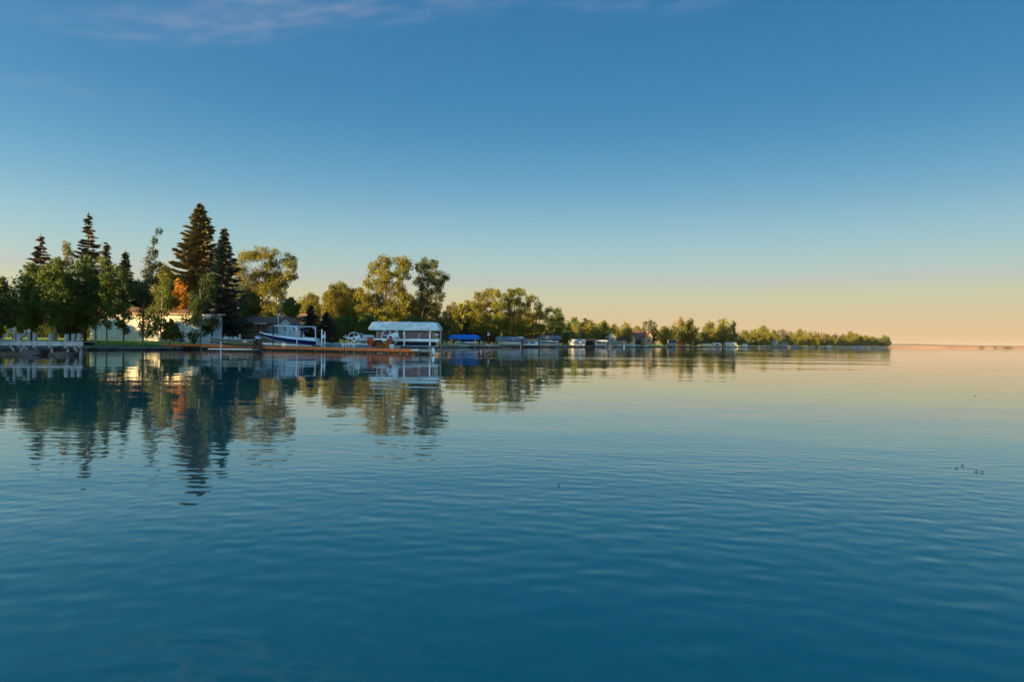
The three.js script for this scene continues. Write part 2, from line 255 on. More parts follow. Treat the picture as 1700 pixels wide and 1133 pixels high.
function woodOf(lobes, { seed = 1, radius = 0.2, fork = 0.35, lean = 0 }) {
  const r = rng(seed + 900), top = Math.max(...lobes.map(l => l[1])), my = top * fork, mid = V(lean * 0.5 + 0.15 * (r() - 0.5), my, 0.2 * (r() - 0.5)), crest = V(lobes.reduce((a, l) => a + l[0], 0) / lobes.length, top * 0.85, 0);
  const g = taper([V(0, -0.4, 0), V(lean * 0.2 + 0.1 * (r() - 0.5), my * 0.5, 0.1), mid, mid.clone().lerp(crest, 0.5).add(V(0.2 * (r() - 0.5), 0, 0.2 * (r() - 0.5))), crest], radius, radius * 0.2, 8);
  for (const [x, y, z, rx] of lobes) { const s = mid.clone().lerp(crest, Math.max(0, Math.min(0.8, (y - my) / (top - my) - 0.45))), e = V(x, y, z); g.push(...taper([s, s.clone().lerp(e, 0.5).add(V(0, -0.12 * rx, 0)), e, e.clone().add(V((r() - 0.5) * rx, rx * 0.5, (r() - 0.5) * rx))], radius * 0.2, radius * 0.05, 5)); }
  return g;
}
function autoLobes(h, half, base, seed, n = 12, shape = 1) { // crown from height base to h
  const r = rng(seed * 13 + 5), out = [], ch = h - base;
  for (let k = 0; k < n; k++) {
    const t = (k + 0.5) / n, w = half * Math.pow(Math.sin(Math.PI * Math.min(0.97, 0.12 + 0.84 * Math.pow(t, shape))), 0.7), rx = half * (0.34 + 0.2 * r()) * (t > 0.85 ? 0.75 : 1), a = k * 2.4 + r(), q = Math.max(0, w - rx * 0.8) * (0.6 + 0.4 * r()), ry = Math.min(rx * (0.9 + 0.4 * r()), ch * 0.3);
    out.push([Math.cos(a) * q, Math.min(h - ry * 0.92, base + ry * 0.6 + t * (ch - ry * 1.3)), Math.sin(a) * q, rx, ry]);
  }
  return out;
}
function broadleaf(name, label, o) {
  const { px, z, lobes, top, half, base, seed = 1 } = o, x = X(px, z), gy = ground(x, -z) - 0.02, m = F / z, r = rng(seed + 40);
  const L = lobes ? lobes.map(([a, b, rx, ry]) => [X(a, z) - x, Y(a, b, z) - gy, (r() - 0.5) * (o.deep ?? 0.9) * 4, rx / m, (ry ?? rx) / m]) : autoLobes(Y(px, top, z) - gy, half / m, Math.max(0.5, Y(px, base ?? 545, z) - gy), seed, o.n ?? 13, o.shape ?? 1);
  const t = thing(name, label, o.category ?? 'tree', [x, gy, -z], 0, o.group);
  part('trunk', woodOf(L, { seed, radius: o.radius ?? 0.2, fork: o.fork ?? 0.3, lean: o.lean ?? 0 }), o.pale ? M.paleBark : M.bark, t);
  tag(part('crown', leafyCrown(L, { size: 0.68 * (o.size ?? 0.32), cover: 1.75 * (o.cover ?? 1), color: o.color ?? GREEN, seed, clumps: o.clumps ?? 13 }), M.leaf, t), null, null, null, 'stuff');
  return t;
}
const GREEN = [0.132, 0.178, 0.028], DARKG = [0.098, 0.146, 0.028], POPLAR = [0.205, 0.190, 0.018], OLIVE = [0.172, 0.165, 0.018], GOLD = [0.44, 0.21, 0.015], SPRUCE = [0.050, 0.062, 0.034], BLUESPRUCE = [0.052, 0.076, 0.056], PINK = [0.22, 0.13, 0.09];
function spruceGeometry(h, R, { seed = 1, color = SPRUCE, step = 0.5, base = 0.9, droop = 0.25, per = 8, fill = 1, size = 0.38 }) {
  const r = rng(seed * 7 + 3), L = new Leaves(), wood = taper([V(0, -0.4, 0), V(0, h * 0.5, 0), V(0, h * 0.99, 0)], h * 0.013 + 0.05, 0.02, 7);
  const spiral = fill >= 1; let turn = 0;
  for (let y = base; y < h - 0.15; y += (spiral ? 0.125 : 1) * step * (0.75 + 0.5 * r()) * (1 - 0.45 * y / h)) {
    const t = y / h, tier = spiral ? 0.94 + 0.1 * Math.sin(y * 5.2 + Math.sin(turn) * 0.9) : 1, len0 = R * Math.pow(1 - t, 0.82) * (t < 0.15 ? 0.8 + t * 1.3 : 1) * tier, n = spiral ? 1 : Math.max(4, Math.round(per * (0.6 + 0.4 * (1 - t)))), a0 = spiral ? (turn += 2.399) : r() * 6.28, tone = 0.85 + 0.3 * r();
    for (let k = 0; k < n; k++) {
      if (r() > fill) continue;
      const a = a0 + k / n * 6.283 + 0.5 * (r() - 0.5), len = Math.max(0.25, len0 * (0.5 + 0.68 * r())), yj = step * 0.8 * (r() - 0.5), ca = Math.cos(a), sa = Math.sin(a), dr = droop * (0.6 + 0.8 * r()) * (1 - 0.5 * t);
      const at = s => V(ca * len * s, y + yj - dr * len * s * 1.5 + dr * len * s * s * 1.35 + (0.12 * len) * (t > 0.6 ? s : 0), sa * len * s);
      if (len > 0.8) wood.push(bar(at(0), at(0.5), 0.035, 0.022, 4), bar(at(0.5), at(0.95), 0.022, 0.008, 4));
      const m = Math.max(4, Math.round(len * 20)), side = V(-sa, 0, ca);
      for (let q = 0; q < m; q++) {
        const s = 0.12 + 0.9 * Math.pow((q + r()) / m, 0.8), o = at(Math.min(1.02, s)), w = (1 - s) * 0.34 * len + 0.08, k2 = (r() - 0.5) * 2;
        o.addScaledVector(side, k2 * w).add(V(0, -Math.abs(k2) * w * 0.25 - r() * 0.12, 0));
        const u = V(ca, -0.25 + 0.5 * (r() - 0.3), sa).addScaledVector(side, k2 * 0.9 + 0.5 * (r() - 0.5)).normalize().multiplyScalar(size * (0.7 + 0.5 * r())), v = dirRandom(r).cross(u).normalize().multiplyScalar(size * (0.22 + 0.14 * r())), b = tone * (0.75 + 0.5 * r());
        L.quad(o, u, v, color.map(c => c * b));
      }
    }
  }
  L.quad(V(0, h, 0), V(0, 0.4, 0), V(0.07, 0, 0), color);
  return [wood, L.geometry()];
}
function spruce(label, o) {
  const { px, top, half, z, seed = 1 } = o, x = X(px, z), gy = ground(x, -z) - 0.02, h = Y(px, top, z) - gy;
  const t = thing('spruce_tree', label, 'tree', [x, gy, -z], 0, o.group), [w, c] = spruceGeometry(h, half * z / F, { seed, color: o.color ?? SPRUCE, ...o });
  part('trunk', w, M.bark, t); tag(part('crown', c, M.needle, t), null, null, null, 'stuff');
  return t;
}

function column(px, top, bottom, rr, seed, wob = 7) { const r = rng(seed), out = []; for (let y = top; y < bottom; y += rr * 0.72) { const f = (y - top) / (bottom - top), q = rr * (0.5 + 0.55 * Math.sin(Math.PI * Math.min(1, 0.2 + f * 0.75))); out.push([px + (r() - 0.5) * 2 * wob * (0.3 + f), y + q * 0.5, q, q]); } return out; }
// the near shore, left to right
broadleaf('leafy_tree', 'dark leafy tree at the left edge behind the grey pier', { px: 2, z: 70, top: 458, half: 34, base: 552, seed: 3, color: DARKG, n: 14 });
broadleaf('leafy_tree', 'dark broad tree behind the first tall pier post', { px: 52, z: 74, top: 437, half: 36, base: 548, seed: 4, color: GREEN, n: 16 });
broadleaf('leafy_tree', 'wide green tree with a bent pale trunk behind the grey pier', { px: 93, z: 73, top: 424, half: 38, base: 540, seed: 5, color: GREEN, n: 17, pale: true });
broadleaf('leafy_tree', 'dense green tree behind the right end of the grey pier', { px: 142, z: 76, top: 422, half: 35, base: 545, seed: 6, color: DARKG, n: 16 });
broadleaf('leafy_tree', 'low leafy undergrowth tree between the pier and the pale cottage', { px: 118, z: 79, top: 498, half: 38, base: 566, seed: 96, color: DARKG, n: 14 });
broadleaf('leafy_tree', 'low dark undergrowth tree at the left edge behind the pier', { px: 22, z: 80, top: 500, half: 45, base: 566, seed: 97, color: DARKG, n: 15 });
broadleaf('birch_sapling', 'sapling between the grey pier and the pale cottage', { px: 160, z: 76, lobes: column(158, 452, 528, 13, 161, 7), seed: 171, color: GREEN, radius: 0.1, fork: 0.55, pale: true, size: 0.26 });
spruce('brown tinged spruce, the shorter one at the far left', { px: 66, top: 389, half: 48, z: 95, seed: 11, base: 2, droop: 0.12, fill: 0.8, step: 0.62, color: [0.090, 0.066, 0.040] });
spruce('tall open spruce with spread tiers above the grey pier', { px: 145, top: 354, half: 50, z: 98, seed: 12, base: 3, droop: 0.10, fill: 0.78, step: 0.66, color: [0.082, 0.064, 0.040] });
broadleaf('poplar_tree', 'pale poplar top between the two left spruces', { px: 110, z: 100, top: 397, half: 18, base: 520, seed: 14, color: OLIVE, n: 10 });
spruce('golden tipped spruce just right of the tall open spruce', { px: 176, top: 404, half: 26, z: 96, seed: 15, base: 2, droop: 0.2, color: [0.085, 0.075, 0.028] });
spruce('small narrow dark green spruce above the pale cottage', { px: 207, top: 418, half: 34, z: 92, seed: 16, base: 1.5, droop: 0.15, color: [0.046, 0.070, 0.036] });
broadleaf('birch_sapling', 'slim leafy sapling at the left corner of the pale cottage', { px: 178, z: 75, lobes: column(178, 432, 536, 13, 171, 7), seed: 17, color: GREEN, radius: 0.1, fork: 0.6, pale: true, size: 0.26 });
broadleaf('birch_sapling', 'thin sapling before the pale cottage, second from its left corner', { px: 206, z: 76, lobes: column(207, 450, 552, 11, 181, 6), seed: 18, color: DARKG, radius: 0.08, fork: 0.6, size: 0.26 });
broadleaf('aspen_tree', 'tall sparse aspen with a crooked top left of the great spruce', { px: 238, z: 80, lobes: [[262, 386, 6, 9], [256, 402, 7, 10], [251, 418, 10, 11], [244, 436, 12], [254, 446, 11], [266, 441, 6, 7], [241, 455, 12], [250, 470, 13], [238, 485, 16], [246, 500, 16], [236, 512, 14], [244, 526, 13], [236, 540, 11], [242, 554, 10]], seed: 19, color: [0.062, 0.082, 0.026], radius: 0.11, fork: 0.55, lean: 0.3, cover: 0.72, pale: true, size: 0.25, deep: 0.35 });
broadleaf('leafy_tree', 'golden green tree at the left foot of the great spruce', { px: 272, z: 91, top: 438, half: 30, base: 515, seed: 20, color: OLIVE, n: 14 });
broadleaf('leafy_tree', 'dark shaded tree above the middle of the pale cottage', { px: 222, z: 94, top: 462, half: 34, base: 525, seed: 21, color: DARKG, n: 13 });
broadleaf('orange_tree', 'small orange leaved tree with sunlit brightness in its leaf colour above the cottage roof', { px: 297, z: 88.5, top: 462, half: 22, base: 522, seed: 22, color: GOLD, n: 12 });  // orange leaf colour boosted to stand in for strong sun on the crown
broadleaf('birch_sapling', 'sapling with pale trunk and dark bushy foot before the cottage', { px: 268, z: 74, lobes: [...column(268, 466, 540, 14, 231, 8), [256, 548, 13], [278, 548, 14], [268, 558, 12], [284, 558, 10]], seed: 23, color: GREEN, radius: 0.09, fork: 0.5, pale: true, size: 0.26 });
broadleaf('leafy_shrub', 'shrub growing on the lawn left of the stained dock', { px: 283, z: 75, top: 530, half: 17, base: 567, seed: 25, color: GREEN, n: 9, radius: 0.06, category: 'shrub' });
broadleaf('birch_tree', 'green birch over the end wall of the pale cottage', { px: 334, z: 76, lobes: column(335, 456, 562, 17, 261, 9), seed: 26, color: [0.060, 0.095, 0.022], radius: 0.1, fork: 0.55, pale: true, size: 0.26 });
spruce('tallest spruce, sunlit on its left, behind the cottage', { px: 330, top: 336, half: 84, z: 97, seed: 30, base: 2.5, droop: 0.36, step: 0.40, per: 10, color: [0.155, 0.132, 0.042], size: 0.42 });
spruce('dark blue green spruce leaning on the right of the tallest spruce', { px: 371, top: 380, half: 52, z: 93, seed: 31, base: 0.8, droop: 0.28, step: 0.42, per: 10, color: BLUESPRUCE, size: 0.40 });
broadleaf('poplar_tree', 'big forked poplar behind the brown roofed shed', { px: 432, z: 120, lobes: [[415, 432, 18, 17], [436, 424, 16, 13], [455, 424, 13, 12], [474, 430, 14, 12], [486, 442, 12, 13], [443, 446, 22, 18], [455, 468, 15, 15], [479, 456, 12, 12], [405, 450, 17, 18], [425, 462, 22, 18], [466, 462, 16, 18], [398, 476, 15, 20], [446, 482, 22, 20], [418, 490, 24, 20], [464, 488, 14, 16], [400, 508, 18, 16], [436, 512, 24, 15], [462, 510, 15, 14]], seed: 33, color: POPLAR, radius: 0.34, size: 0.32, cover: 0.92 });
broadleaf('leafy_tree', 'bright green lower tree between the shed and the forked poplar', { px: 412, z: 112, top: 478, half: 27, base: 535, seed: 34, color: [0.07, 0.11, 0.016], n: 13 });
broadleaf('leafy_tree', 'small dark leaning tree beside the right windmill', { px: 483, z: 116, top: 492, half: 20, base: 530, seed: 35, color: DARKG, n: 9 });
broadleaf('leafy_tree', 'yellow green tree far behind the speedboat lift', { px: 517, z: 150, top: 486, half: 26, base: 540, seed: 36, color: POPLAR, n: 12 });
broadleaf('leafy_tree', 'rounded golden green tree left of the tall poplar pair', { px: 562, z: 134, top: 467, half: 36, base: 545, seed: 37, color: OLIVE, n: 17 });
broadleaf('poplar_tree', 'tall sunlit poplar, left of the pair behind the boat canopy', { px: 640, z: 120, lobes: [[634, 437, 14, 13], [658, 436, 18, 13], [674, 440, 12, 13], [622, 446, 12, 12], [646, 454, 20, 15], [670, 458, 15, 14], [612, 468, 14, 14], [632, 474, 20, 16], [656, 480, 19, 16], [604, 492, 15, 15], [624, 500, 20, 14], [648, 504, 22, 14], [672, 498, 15, 14], [608, 514, 17, 13], [636, 522, 20, 11], [664, 520, 16, 11]], seed: 38, color: POPLAR, radius: 0.36, size: 0.32 });
broadleaf('poplar_tree', 'tall darker poplar, right of the pair behind the boat canopy', { px: 700, z: 122, lobes: [[708, 437, 14, 12], [722, 440, 8, 9], [698, 446, 10, 10], [714, 456, 16, 13], [734, 462, 14, 10], [696, 470, 14, 14], [722, 476, 16, 13], [704, 490, 18, 15], [728, 492, 10, 12], [692, 508, 16, 14], [714, 512, 18, 14], [700, 526, 18, 11], [724, 526, 11, 10]], seed: 39, color: [0.105, 0.12, 0.024], radius: 0.32, size: 0.32 });
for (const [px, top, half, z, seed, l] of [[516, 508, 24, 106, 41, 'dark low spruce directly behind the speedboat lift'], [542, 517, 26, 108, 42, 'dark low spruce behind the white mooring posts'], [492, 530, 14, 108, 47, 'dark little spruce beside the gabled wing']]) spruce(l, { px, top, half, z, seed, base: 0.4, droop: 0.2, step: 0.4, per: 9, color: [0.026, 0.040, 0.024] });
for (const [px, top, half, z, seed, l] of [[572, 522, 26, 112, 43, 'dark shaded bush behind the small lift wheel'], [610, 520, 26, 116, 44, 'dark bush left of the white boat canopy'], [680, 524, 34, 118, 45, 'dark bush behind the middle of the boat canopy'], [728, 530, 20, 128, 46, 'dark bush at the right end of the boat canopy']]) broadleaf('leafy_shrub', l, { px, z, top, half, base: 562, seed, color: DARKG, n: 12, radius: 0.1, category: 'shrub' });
broadleaf('leafy_tree', 'small golden tree right of the tall poplar pair', { px: 751, z: 158, top: 502, half: 20, base: 556, seed: 50, color: POPLAR, n: 11, pale: true });
spruce('small pointed spruce between two golden trees', { px: 778, top: 499, half: 20, z: 172, seed: 51, base: 1, color: [0.07, 0.062, 0.03] });
broadleaf('poplar_tree', 'poplar with bare pink twigs on top behind the red topped pole', { px: 803, z: 170, lobes: [[810, 486, 10, 9], [796, 494, 12, 10], [822, 492, 11, 10], [790, 510, 14, 12], [808, 508, 15, 12], [828, 508, 13, 12], [784, 526, 12, 12], [802, 528, 16, 13], [824, 528, 15, 13], [806, 546, 18, 10], [786, 545, 12, 9]], seed: 52, color: POPLAR, radius: 0.3, size: 0.38 });
broadleaf('poplar_tree', 'dense dark poplar in the middle of the shore clump', { px: 852, z: 176, lobes: [[846, 488, 12, 9], [862, 487, 11, 9], [838, 502, 12, 11], [858, 504, 15, 12], [872, 502, 9, 10], [844, 522, 15, 13], [864, 524, 15, 13], [850, 544, 18, 11], [836, 540, 13, 11], [870, 546, 12, 10]], seed: 53, color: OLIVE, radius: 0.3, size: 0.38 });
broadleaf('poplar_tree', 'poplar with an upright golden fork in the shore clump', { px: 882, z: 184, lobes: [[884, 497, 9, 8], [876, 508, 9, 9], [892, 508, 8, 10], [884, 522, 13, 11], [896, 524, 9, 11], [878, 542, 12, 12], [894, 546, 13, 11]], seed: 54, color: POPLAR, radius: 0.26, size: 0.38 });
broadleaf('poplar_tree', 'dark green poplar at the right end of the shore clump', { px: 914, z: 190, lobes: [[926, 520, 8, 9], [912, 516, 8, 7], [902, 524, 9, 8], [930, 534, 7, 8], [916, 534, 14, 11], [904, 548, 13, 11], [922, 550, 12, 11]], seed: 55, color: DARKG, radius: 0.24, size: 0.38 });
{ // leafless twiggy tops, pink in the evening sun
  for (const [px, py, z, hh, l] of [[796, 483, 176, 5.5, 'bare pink twigged tree top standing behind the shore poplars'], [1124, 527, 318, 5, 'bare pinkish tree behind the far poplar']]) {
    const r = rng(px), g = []; const t = thing('bare_tree', l, 'tree', [X(px, z), ground(X(px, z), -z), -z]); const H = Y(px, py, z) - t.position.y;
    g.push(...taper([V(0, -0.3, 0), V(0.1, H * 0.5, 0), V(0, H * 0.8, 0)], 0.22, 0.08, 6));
    part('trunk', g, M.bark, t);
    const b = []; for (let k = 0; k < 30; k++) { const y = H - hh * (0.35 + 0.65 * r()), a = r() * 6.28, q = (0.4 + r()) * 2.2, s = V(0, y, 0), e = V(Math.cos(a) * q, Math.min(H, y + hh * (0.25 + 0.4 * r())), Math.sin(a) * q); b.push(bar(s, e, 0.05, 0.02, 4)); for (let m = 0; m < 3; m++) { const c = s.clone().lerp(e, 0.4 + 0.5 * r()); b.push(bar(c, c.clone().add(V((r() - 0.5) * 1.2, 0.5 + 0.6 * r(), (r() - 0.5) * 1.2)), 0.02, 0.01, 3)); } }
    part('branches', b, mat('twig' + px, 0x9c8676, 0.9), t);
  }
}
// tree line further along the shore: prototypes with their own crowns, then copies
{
  const protos = [];
  for (let k = 0; k < 5; k++) {
    const h = 12, L = autoLobes(h, [4.6, 5.2, 3.6, 5.6, 4.2][k], 0.9, 70 + k, [13, 15, 12, 16, 12][k], [1, 0.9, 1.2, 1, 0.8][k]);
    protos.push([woodOf(L, { seed: 70 + k, radius: 0.25 }), leafyCrown(L, { size: 0.55, cover: 1.0, color: [POPLAR, OLIVE, [0.085, 0.095, 0.022], POPLAR, GREEN][k], seed: 70 + k })].map((g, i) => i ? g : mergeGeometries(g)));
  }
  const coarse = [0, 1, 2, 3, 4].map(k => { const L = autoLobes(12, [4.6, 5.2, 3.6, 5.6, 4.2][k], 0.9, 70 + k, [13, 15, 12, 16, 12][k], [1, 0.9, 1.2, 1, 0.8][k]); return [mergeGeometries(woodOf(L, { seed: 70 + k, radius: 0.25 })), leafyCrown(L, { size: 0.85, cover: 1.0, color: [POPLAR, OLIVE, [0.085, 0.095, 0.022], POPLAR, GREEN][k], seed: 170 + k })]; });
  const pop = []; { const L = []; for (let k = 0; k < 9; k++) L.push([0.25 * Math.sin(k * 2), 2 + k * 1.15, 0.25 * Math.cos(k * 3), 1.15 - 0.07 * k, 1.2]); pop.push(mergeGeometries(woodOf(L, { seed: 88, radius: 0.18 })), leafyCrown(L, { size: 0.45, cover: 1, color: [0.07, 0.075, 0.022], seed: 88 })); }
  const ord = ['first', 'second', 'third', 'fourth', 'fifth', 'sixth', 'seventh', 'eighth', 'ninth', 'tenth', 'eleventh', 'twelfth', 'thirteenth', 'fourteenth', 'fifteenth', 'sixteenth', 'seventeenth', 'eighteenth', 'nineteenth', 'twentieth'];
  const put = (name, label, k, px, z, hpx, wpx, group, turn) => {
    const x = X(px, z), gy = ground(x, -z), H = hpx * z / F + (EYE - gy), t = thing(name, label, 'tree', [x, gy, -z], turn ?? (px * 0.37) % 6.28, group), P = k === 'p' ? pop : protos[k], w = k === 'p' ? wpx * z / F / 1.2 : wpx * z / F / [4.6, 5.2, 3.6, 5.6, 4.2][k];
    t.scale.set(w, H / (k === 'p' ? 12 : 12), w); part('trunk', P[0], M.bark, t); tag(part('crown', P[1], M.leaf, t), null, null, null, 'stuff');
  };
  const hor = px => 570.5 + 0.01 * (px - 850);
  // [px, top, half, z, kind, label]
  const mid = [[942, 532, 14, 225, 4, 'leafy tree just right of the dark shore clump'], [961, 535, 16, 240, 1, 'golden tree behind the tall utility pole'], [983, 531, 17, 246, 0, 'golden tree right of the tall utility pole'], [1003, 533, 15, 256, 1, 'yellow tree behind the grey shed'], [1020, 538, 13, 268, 3, 'low yellow tree between the grey shed and the rounded tree'], [1039, 534, 15, 276, 0, 'rounded tree left of the tan cottage'], [1058, 541, 13, 300, 3, 'tree directly behind the tan cottage roof'], [1077, 530, 17, 306, 2, 'broad crowned tree behind the right end of the tan cottage'], [1102, 541, 17, 316, 3, 'low olive tree right of the tan cottage'], [1128, 526, 18, 318, 0, 'tall tree with a pinkish top in the middle distance'], [1146, 529, 15, 322, 1, 'tall tree beside the pinkish topped tree'], [1118, 546, 14, 312, 1, 'yellow green lower tree before the pinkish topped tree'], [1156, 548, 13, 340, 4, 'low dark tree right of the pinkish topped tree'], [1178, 534, 17, 362, 1, 'golden tree, left half of the far twin clump'], [1200, 527, 17, 372, 0, 'tallest tree of the far twin clump'], [1216, 532, 11, 380, 4, 'dark tree at the right side of the far twin clump'], [1190, 552, 18, 372, 4, 'low dark tree under the far twin clump']];
  for (const [px, top, half, z, k, l] of mid) put('shore_tree', l, k, px, z + 8, hor(px) - top, half, 'trees along the middle shore');
  const r = rng(314);
  for (let px = 948; px < 1230; px += 12) { if (px > 1034 && px < 1094) continue; const z = 232 + (px - 948) * 0.62; put('shore_tree', 'low dark tree in the understorey of the middle shore', 4, px + 4 * r(), z, 17 + 6 * r(), 11 + 4 * r(), 'understorey of the middle shore'); }
  for (let k = 0; k < 17; k++) { const px = 738 + k * 12.3; put('shore_shrub', 'low dark shrub under the clump of shore poplars', 4, px + 4 * r(), 168 + (px - 738) * 0.17, 16 + 8 * r(), 12 + 4 * r(), 'undergrowth below the shore clump'); }
  for (let k = 0; k < 12; k++) { const px = -12 + k * 16; put('shore_shrub', 'low dark shrub under the trees behind the grey pier', 4, px + 4 * r(), 92, 24 + 12 * r(), 20 + 5 * r(), 'undergrowth behind the grey pier'); }
  for (let k = 0; k < 12; k++) { const px = 490 + k * 22; put('shore_shrub', 'low dark shrub at the back of the lawn behind the boats', 4, px + 4 * r(), 138 + k, 20 + 9 * r(), 18 + 5 * r(), 'undergrowth behind the boats'); }
  const far = [[1236, 548, 14], [1252, 546, 15], [1266, 541, 17], [1284, 548, 13], [1297, 546, 11], [1312, 551, 12], [1327, 546, 12], [1343, 551, 11], [1356, 553, 11], [1372, 554, 12], [1386, 555, 12], [1398, 554, 11], [1411, 550, 12], [1423, 553, 13], [1436, 557, 12], [1448, 559, 12], [1459, 561, 10], [1467, 556, 8], [1473, 558, 7]];
  far.forEach(([px, top, half], i) => put('shore_tree', px > 1470 ? 'dark tree at the very tip of the point' : px > 1460 ? 'rounded dark tree just left of the tip of the point' : `tree in the line running out to the point, ${ord[i]} from its left end`, px > 1460 ? 4 : [1, 0, 3, 1, 2, 0][i % 6], px, 430 + (px - 1236) * 1.6, hor(px) - top, half, px > 1460 ? 'trees at the tip of the point' : 'tree line of the point'));
  for (let px = 1232; px < 1470; px += 10) put('shore_tree', 'low dark tree along the foot of the tree line on the point', 4, px + 3 * r(), 412 + (px - 1232) * 1.58, 10 + 4 * r(), 9 + 3 * r(), 'understorey of the point');
  let spire = 0;
  for (const [px, top] of [[1309, 549], [1313, 550], [1337, 548], [1345, 550], [1349, 551], [1353, 550], [1358, 551], [1363, 551], [1367, 553], [1388, 553], [1437, 558]]) put('lombardy_poplar', `slender poplar spire above the far tree line, ${ord[spire++]} from the left`, 'p', px, 560 + (px - 1300) * 1.4, hor(px) - top, 2.0, 'poplar spires on the point');
  for (const [px, w] of [[1629, 7], [1672, 11], [1651, 4]]) { const z = 2290, x = X(px, z), t = thing('far_bush', ['dark bush clump on the far shore, left of two', 'longer dark bush clump on the far shore near the right edge', 'tiny dark bush between the two far clumps'][[1629, 1672, 1651].indexOf(px)], 'bush', [x, 1.2, -z]); t.scale.set(w * z / F / 5, 0.4, 1.4); part('trunk', protos[3][0], M.bark, t); tag(part('crown', protos[3][1], M.leaf, t), null, null, null, 'stuff'); }
  // woods further inland and left of the frame: they stand between the low sun and the shore
  const inland = [];
  for (let k = 0; k < 13; k++) inland.push([-54 - 3 * r() - (k % 2) * 6, -12 - k * 2.9 - 2 * r(), 13.5 + 2 * r()]);
  for (let k = 0; k < 12; k++) inland.push([-63 - 9 * r(), -46 - k * 1.4 - 3 * r(), 8.5 + 3 * r()]);
  for (let k = 0; k < 12; k++) inland.push([-80 - 14 * r(), -74 - k * 3 - 4 * r(), 5 + 1.5 * r()]);
  for (let k = 0; k < 16; k++) inland.push([-66 - 16 * r() + k * 2.5, -116 - k * 6 - 6 * r(), 8 + 3 * r()]);
  for (let k = 12; k < 20; k++) for (let i = 0; i < (k < 15 ? 4 : k < 17 ? 6 : 8); i++) { const f = (i + r()) / (k < 15 ? 4 : k < 17 ? 6 : 8), a = shore[k], b = shore[k + 1], d = 30 + 10 * r(); inland.push([a[0] + (b[0] - a[0]) * f - 0.81 * d, a[1] + (b[1] - a[1]) * f + 0.585 * d, (k < 16 ? 9 : 6.8) + 2.2 * r()]); }
  for (let k = 0; k < 16; k++) inland.push([-30 + k * 7 - 12 * r(), -215 - k * 11 - 8 * r(), 8 + 2 * r()]);
  for (let k = 0; k < 16; k++) inland.push([80 + k * 17 - 20 * r(), -420 - k * 24 - 8 * r(), 8 + 2 * r()]);
  inland.forEach(([x, z, h], i) => { const t = thing('inland_tree', x / -z < -0.735 ? 'tree standing inland beyond the left edge of the view' : 'tree standing inland behind the shore trees', 'tree', [x, ground(x, z), z], i * 1.3, x / -z < -0.735 ? 'woods left of the view' : 'woods behind the shore'), k = [0, 3, 1, 2, 4][i % 5]; t.scale.set(h / 12, h / 12, h / 12); part('trunk', coarse[k][0], M.bark, t); tag(part('crown', coarse[k][1], M.leaf, t), null, null, null, 'stuff'); });
}

// ------------------------------------------------------------------ grey pier at the left
mat('fascia2', 0xcfcfcc, 0.8, { map: woodTex });
{
  const z = 43, m = F / z, H = (px, py) => Y(px, py, z);
  const t = thing('grey_pier', 'weathered grey wooden pier on posts at the left edge', 'pier', [X(75, z), 0, -z]);
  const x = px => X(px, z) - X(75, z), top = 0.84;
  for (const [y, h, name] of [[top - 0.035, 0.08, 'edge_board'], [top - 0.175, 0.19, 'fascia_board']]) for (const [a, b, dz] of [[-40, 50, 0.02], [50.4, 100, 0], [100.4, 151, 0.005]]) part(name, box(x(b) - x(a), h - 0.008, 0.05, (x(a) + x(b)) / 2, y, 0.74 + dz), M.fascia2, t);
  for (let k = 0; k < 46; k++) part('deck_plank', box(0.14, 0.04, 1.44, x(-40) + 0.1 + k * 0.152, top - 0.02 + 0.004 * (hash2(k, 1, 3) - 0.5), 0), M.greyWood, t);
  for (const s of [-0.5, 0.5]) part('joist', box(x(148) - x(-40), 0.16, 0.07, (x(148) + x(-40)) / 2, top - 0.13, s), M.darkWood, t);
  for (const [px, py, dz] of [[46, 555, 0.62], [70, 555, 0.62], [96, 555, 0.62], [112, 555, -0.62], [122, 556, 0.62], [143, 555, 0.62], [20, 556, -0.62]]) { const p = part('pile', cyl(0.125, 0.12, H(px, py) - 0.45, x(px), 0.45, dz, 14), M.greyWood, t); part('leg', cyl(0.085, 0.085, 1.6, x(px) + 0.03, -1.2, dz - 0.1, 10), M.greyWood, t); part('pile_cap', new THREE.CylinderGeometry(0.11, 0.15, 0.035, 14).translate(x(px), H(px, py) + 0.016, dz), M.deckBlue, p); }
  for (const [px, py] of [[37.5, 544], [61, 547]]) { part('tall_post', box(0.12, H(px, py) - 0.6, 0.12, x(px), (H(px, py) + 0.6) / 2, 0.64), M.greyWood, t); part('post_arm', box(0.26, 0.09, 0.09, x(px) - 0.18, H(px, py) - 0.12, 0.64), M.greyWood, t); }
  for (const [a, b, c, d, dz] of [[36, 550, 4, 585, 0.97], [61, 553, 51, 563, 0.97], [33, 574, 40, 583, 0.8], [58, 574, 50, 585, 0.86], [55, 575, 66, 584, 0.8], [136, 573, 143, 584, 0.8]]) part('brace', beam(V(x(a), H(a, b), dz), V(x(c), H(c, d), dz), 0.08, 0.07), M.greyWood, t);
  for (const [px, h] of [[106, 0.7], [134, 0.7], [-10, 0.7]]) part('leg', box(0.14, h + 1, 0.14, x(px), (h - 1) / 2, 0.4), M.darkWood, t);
}
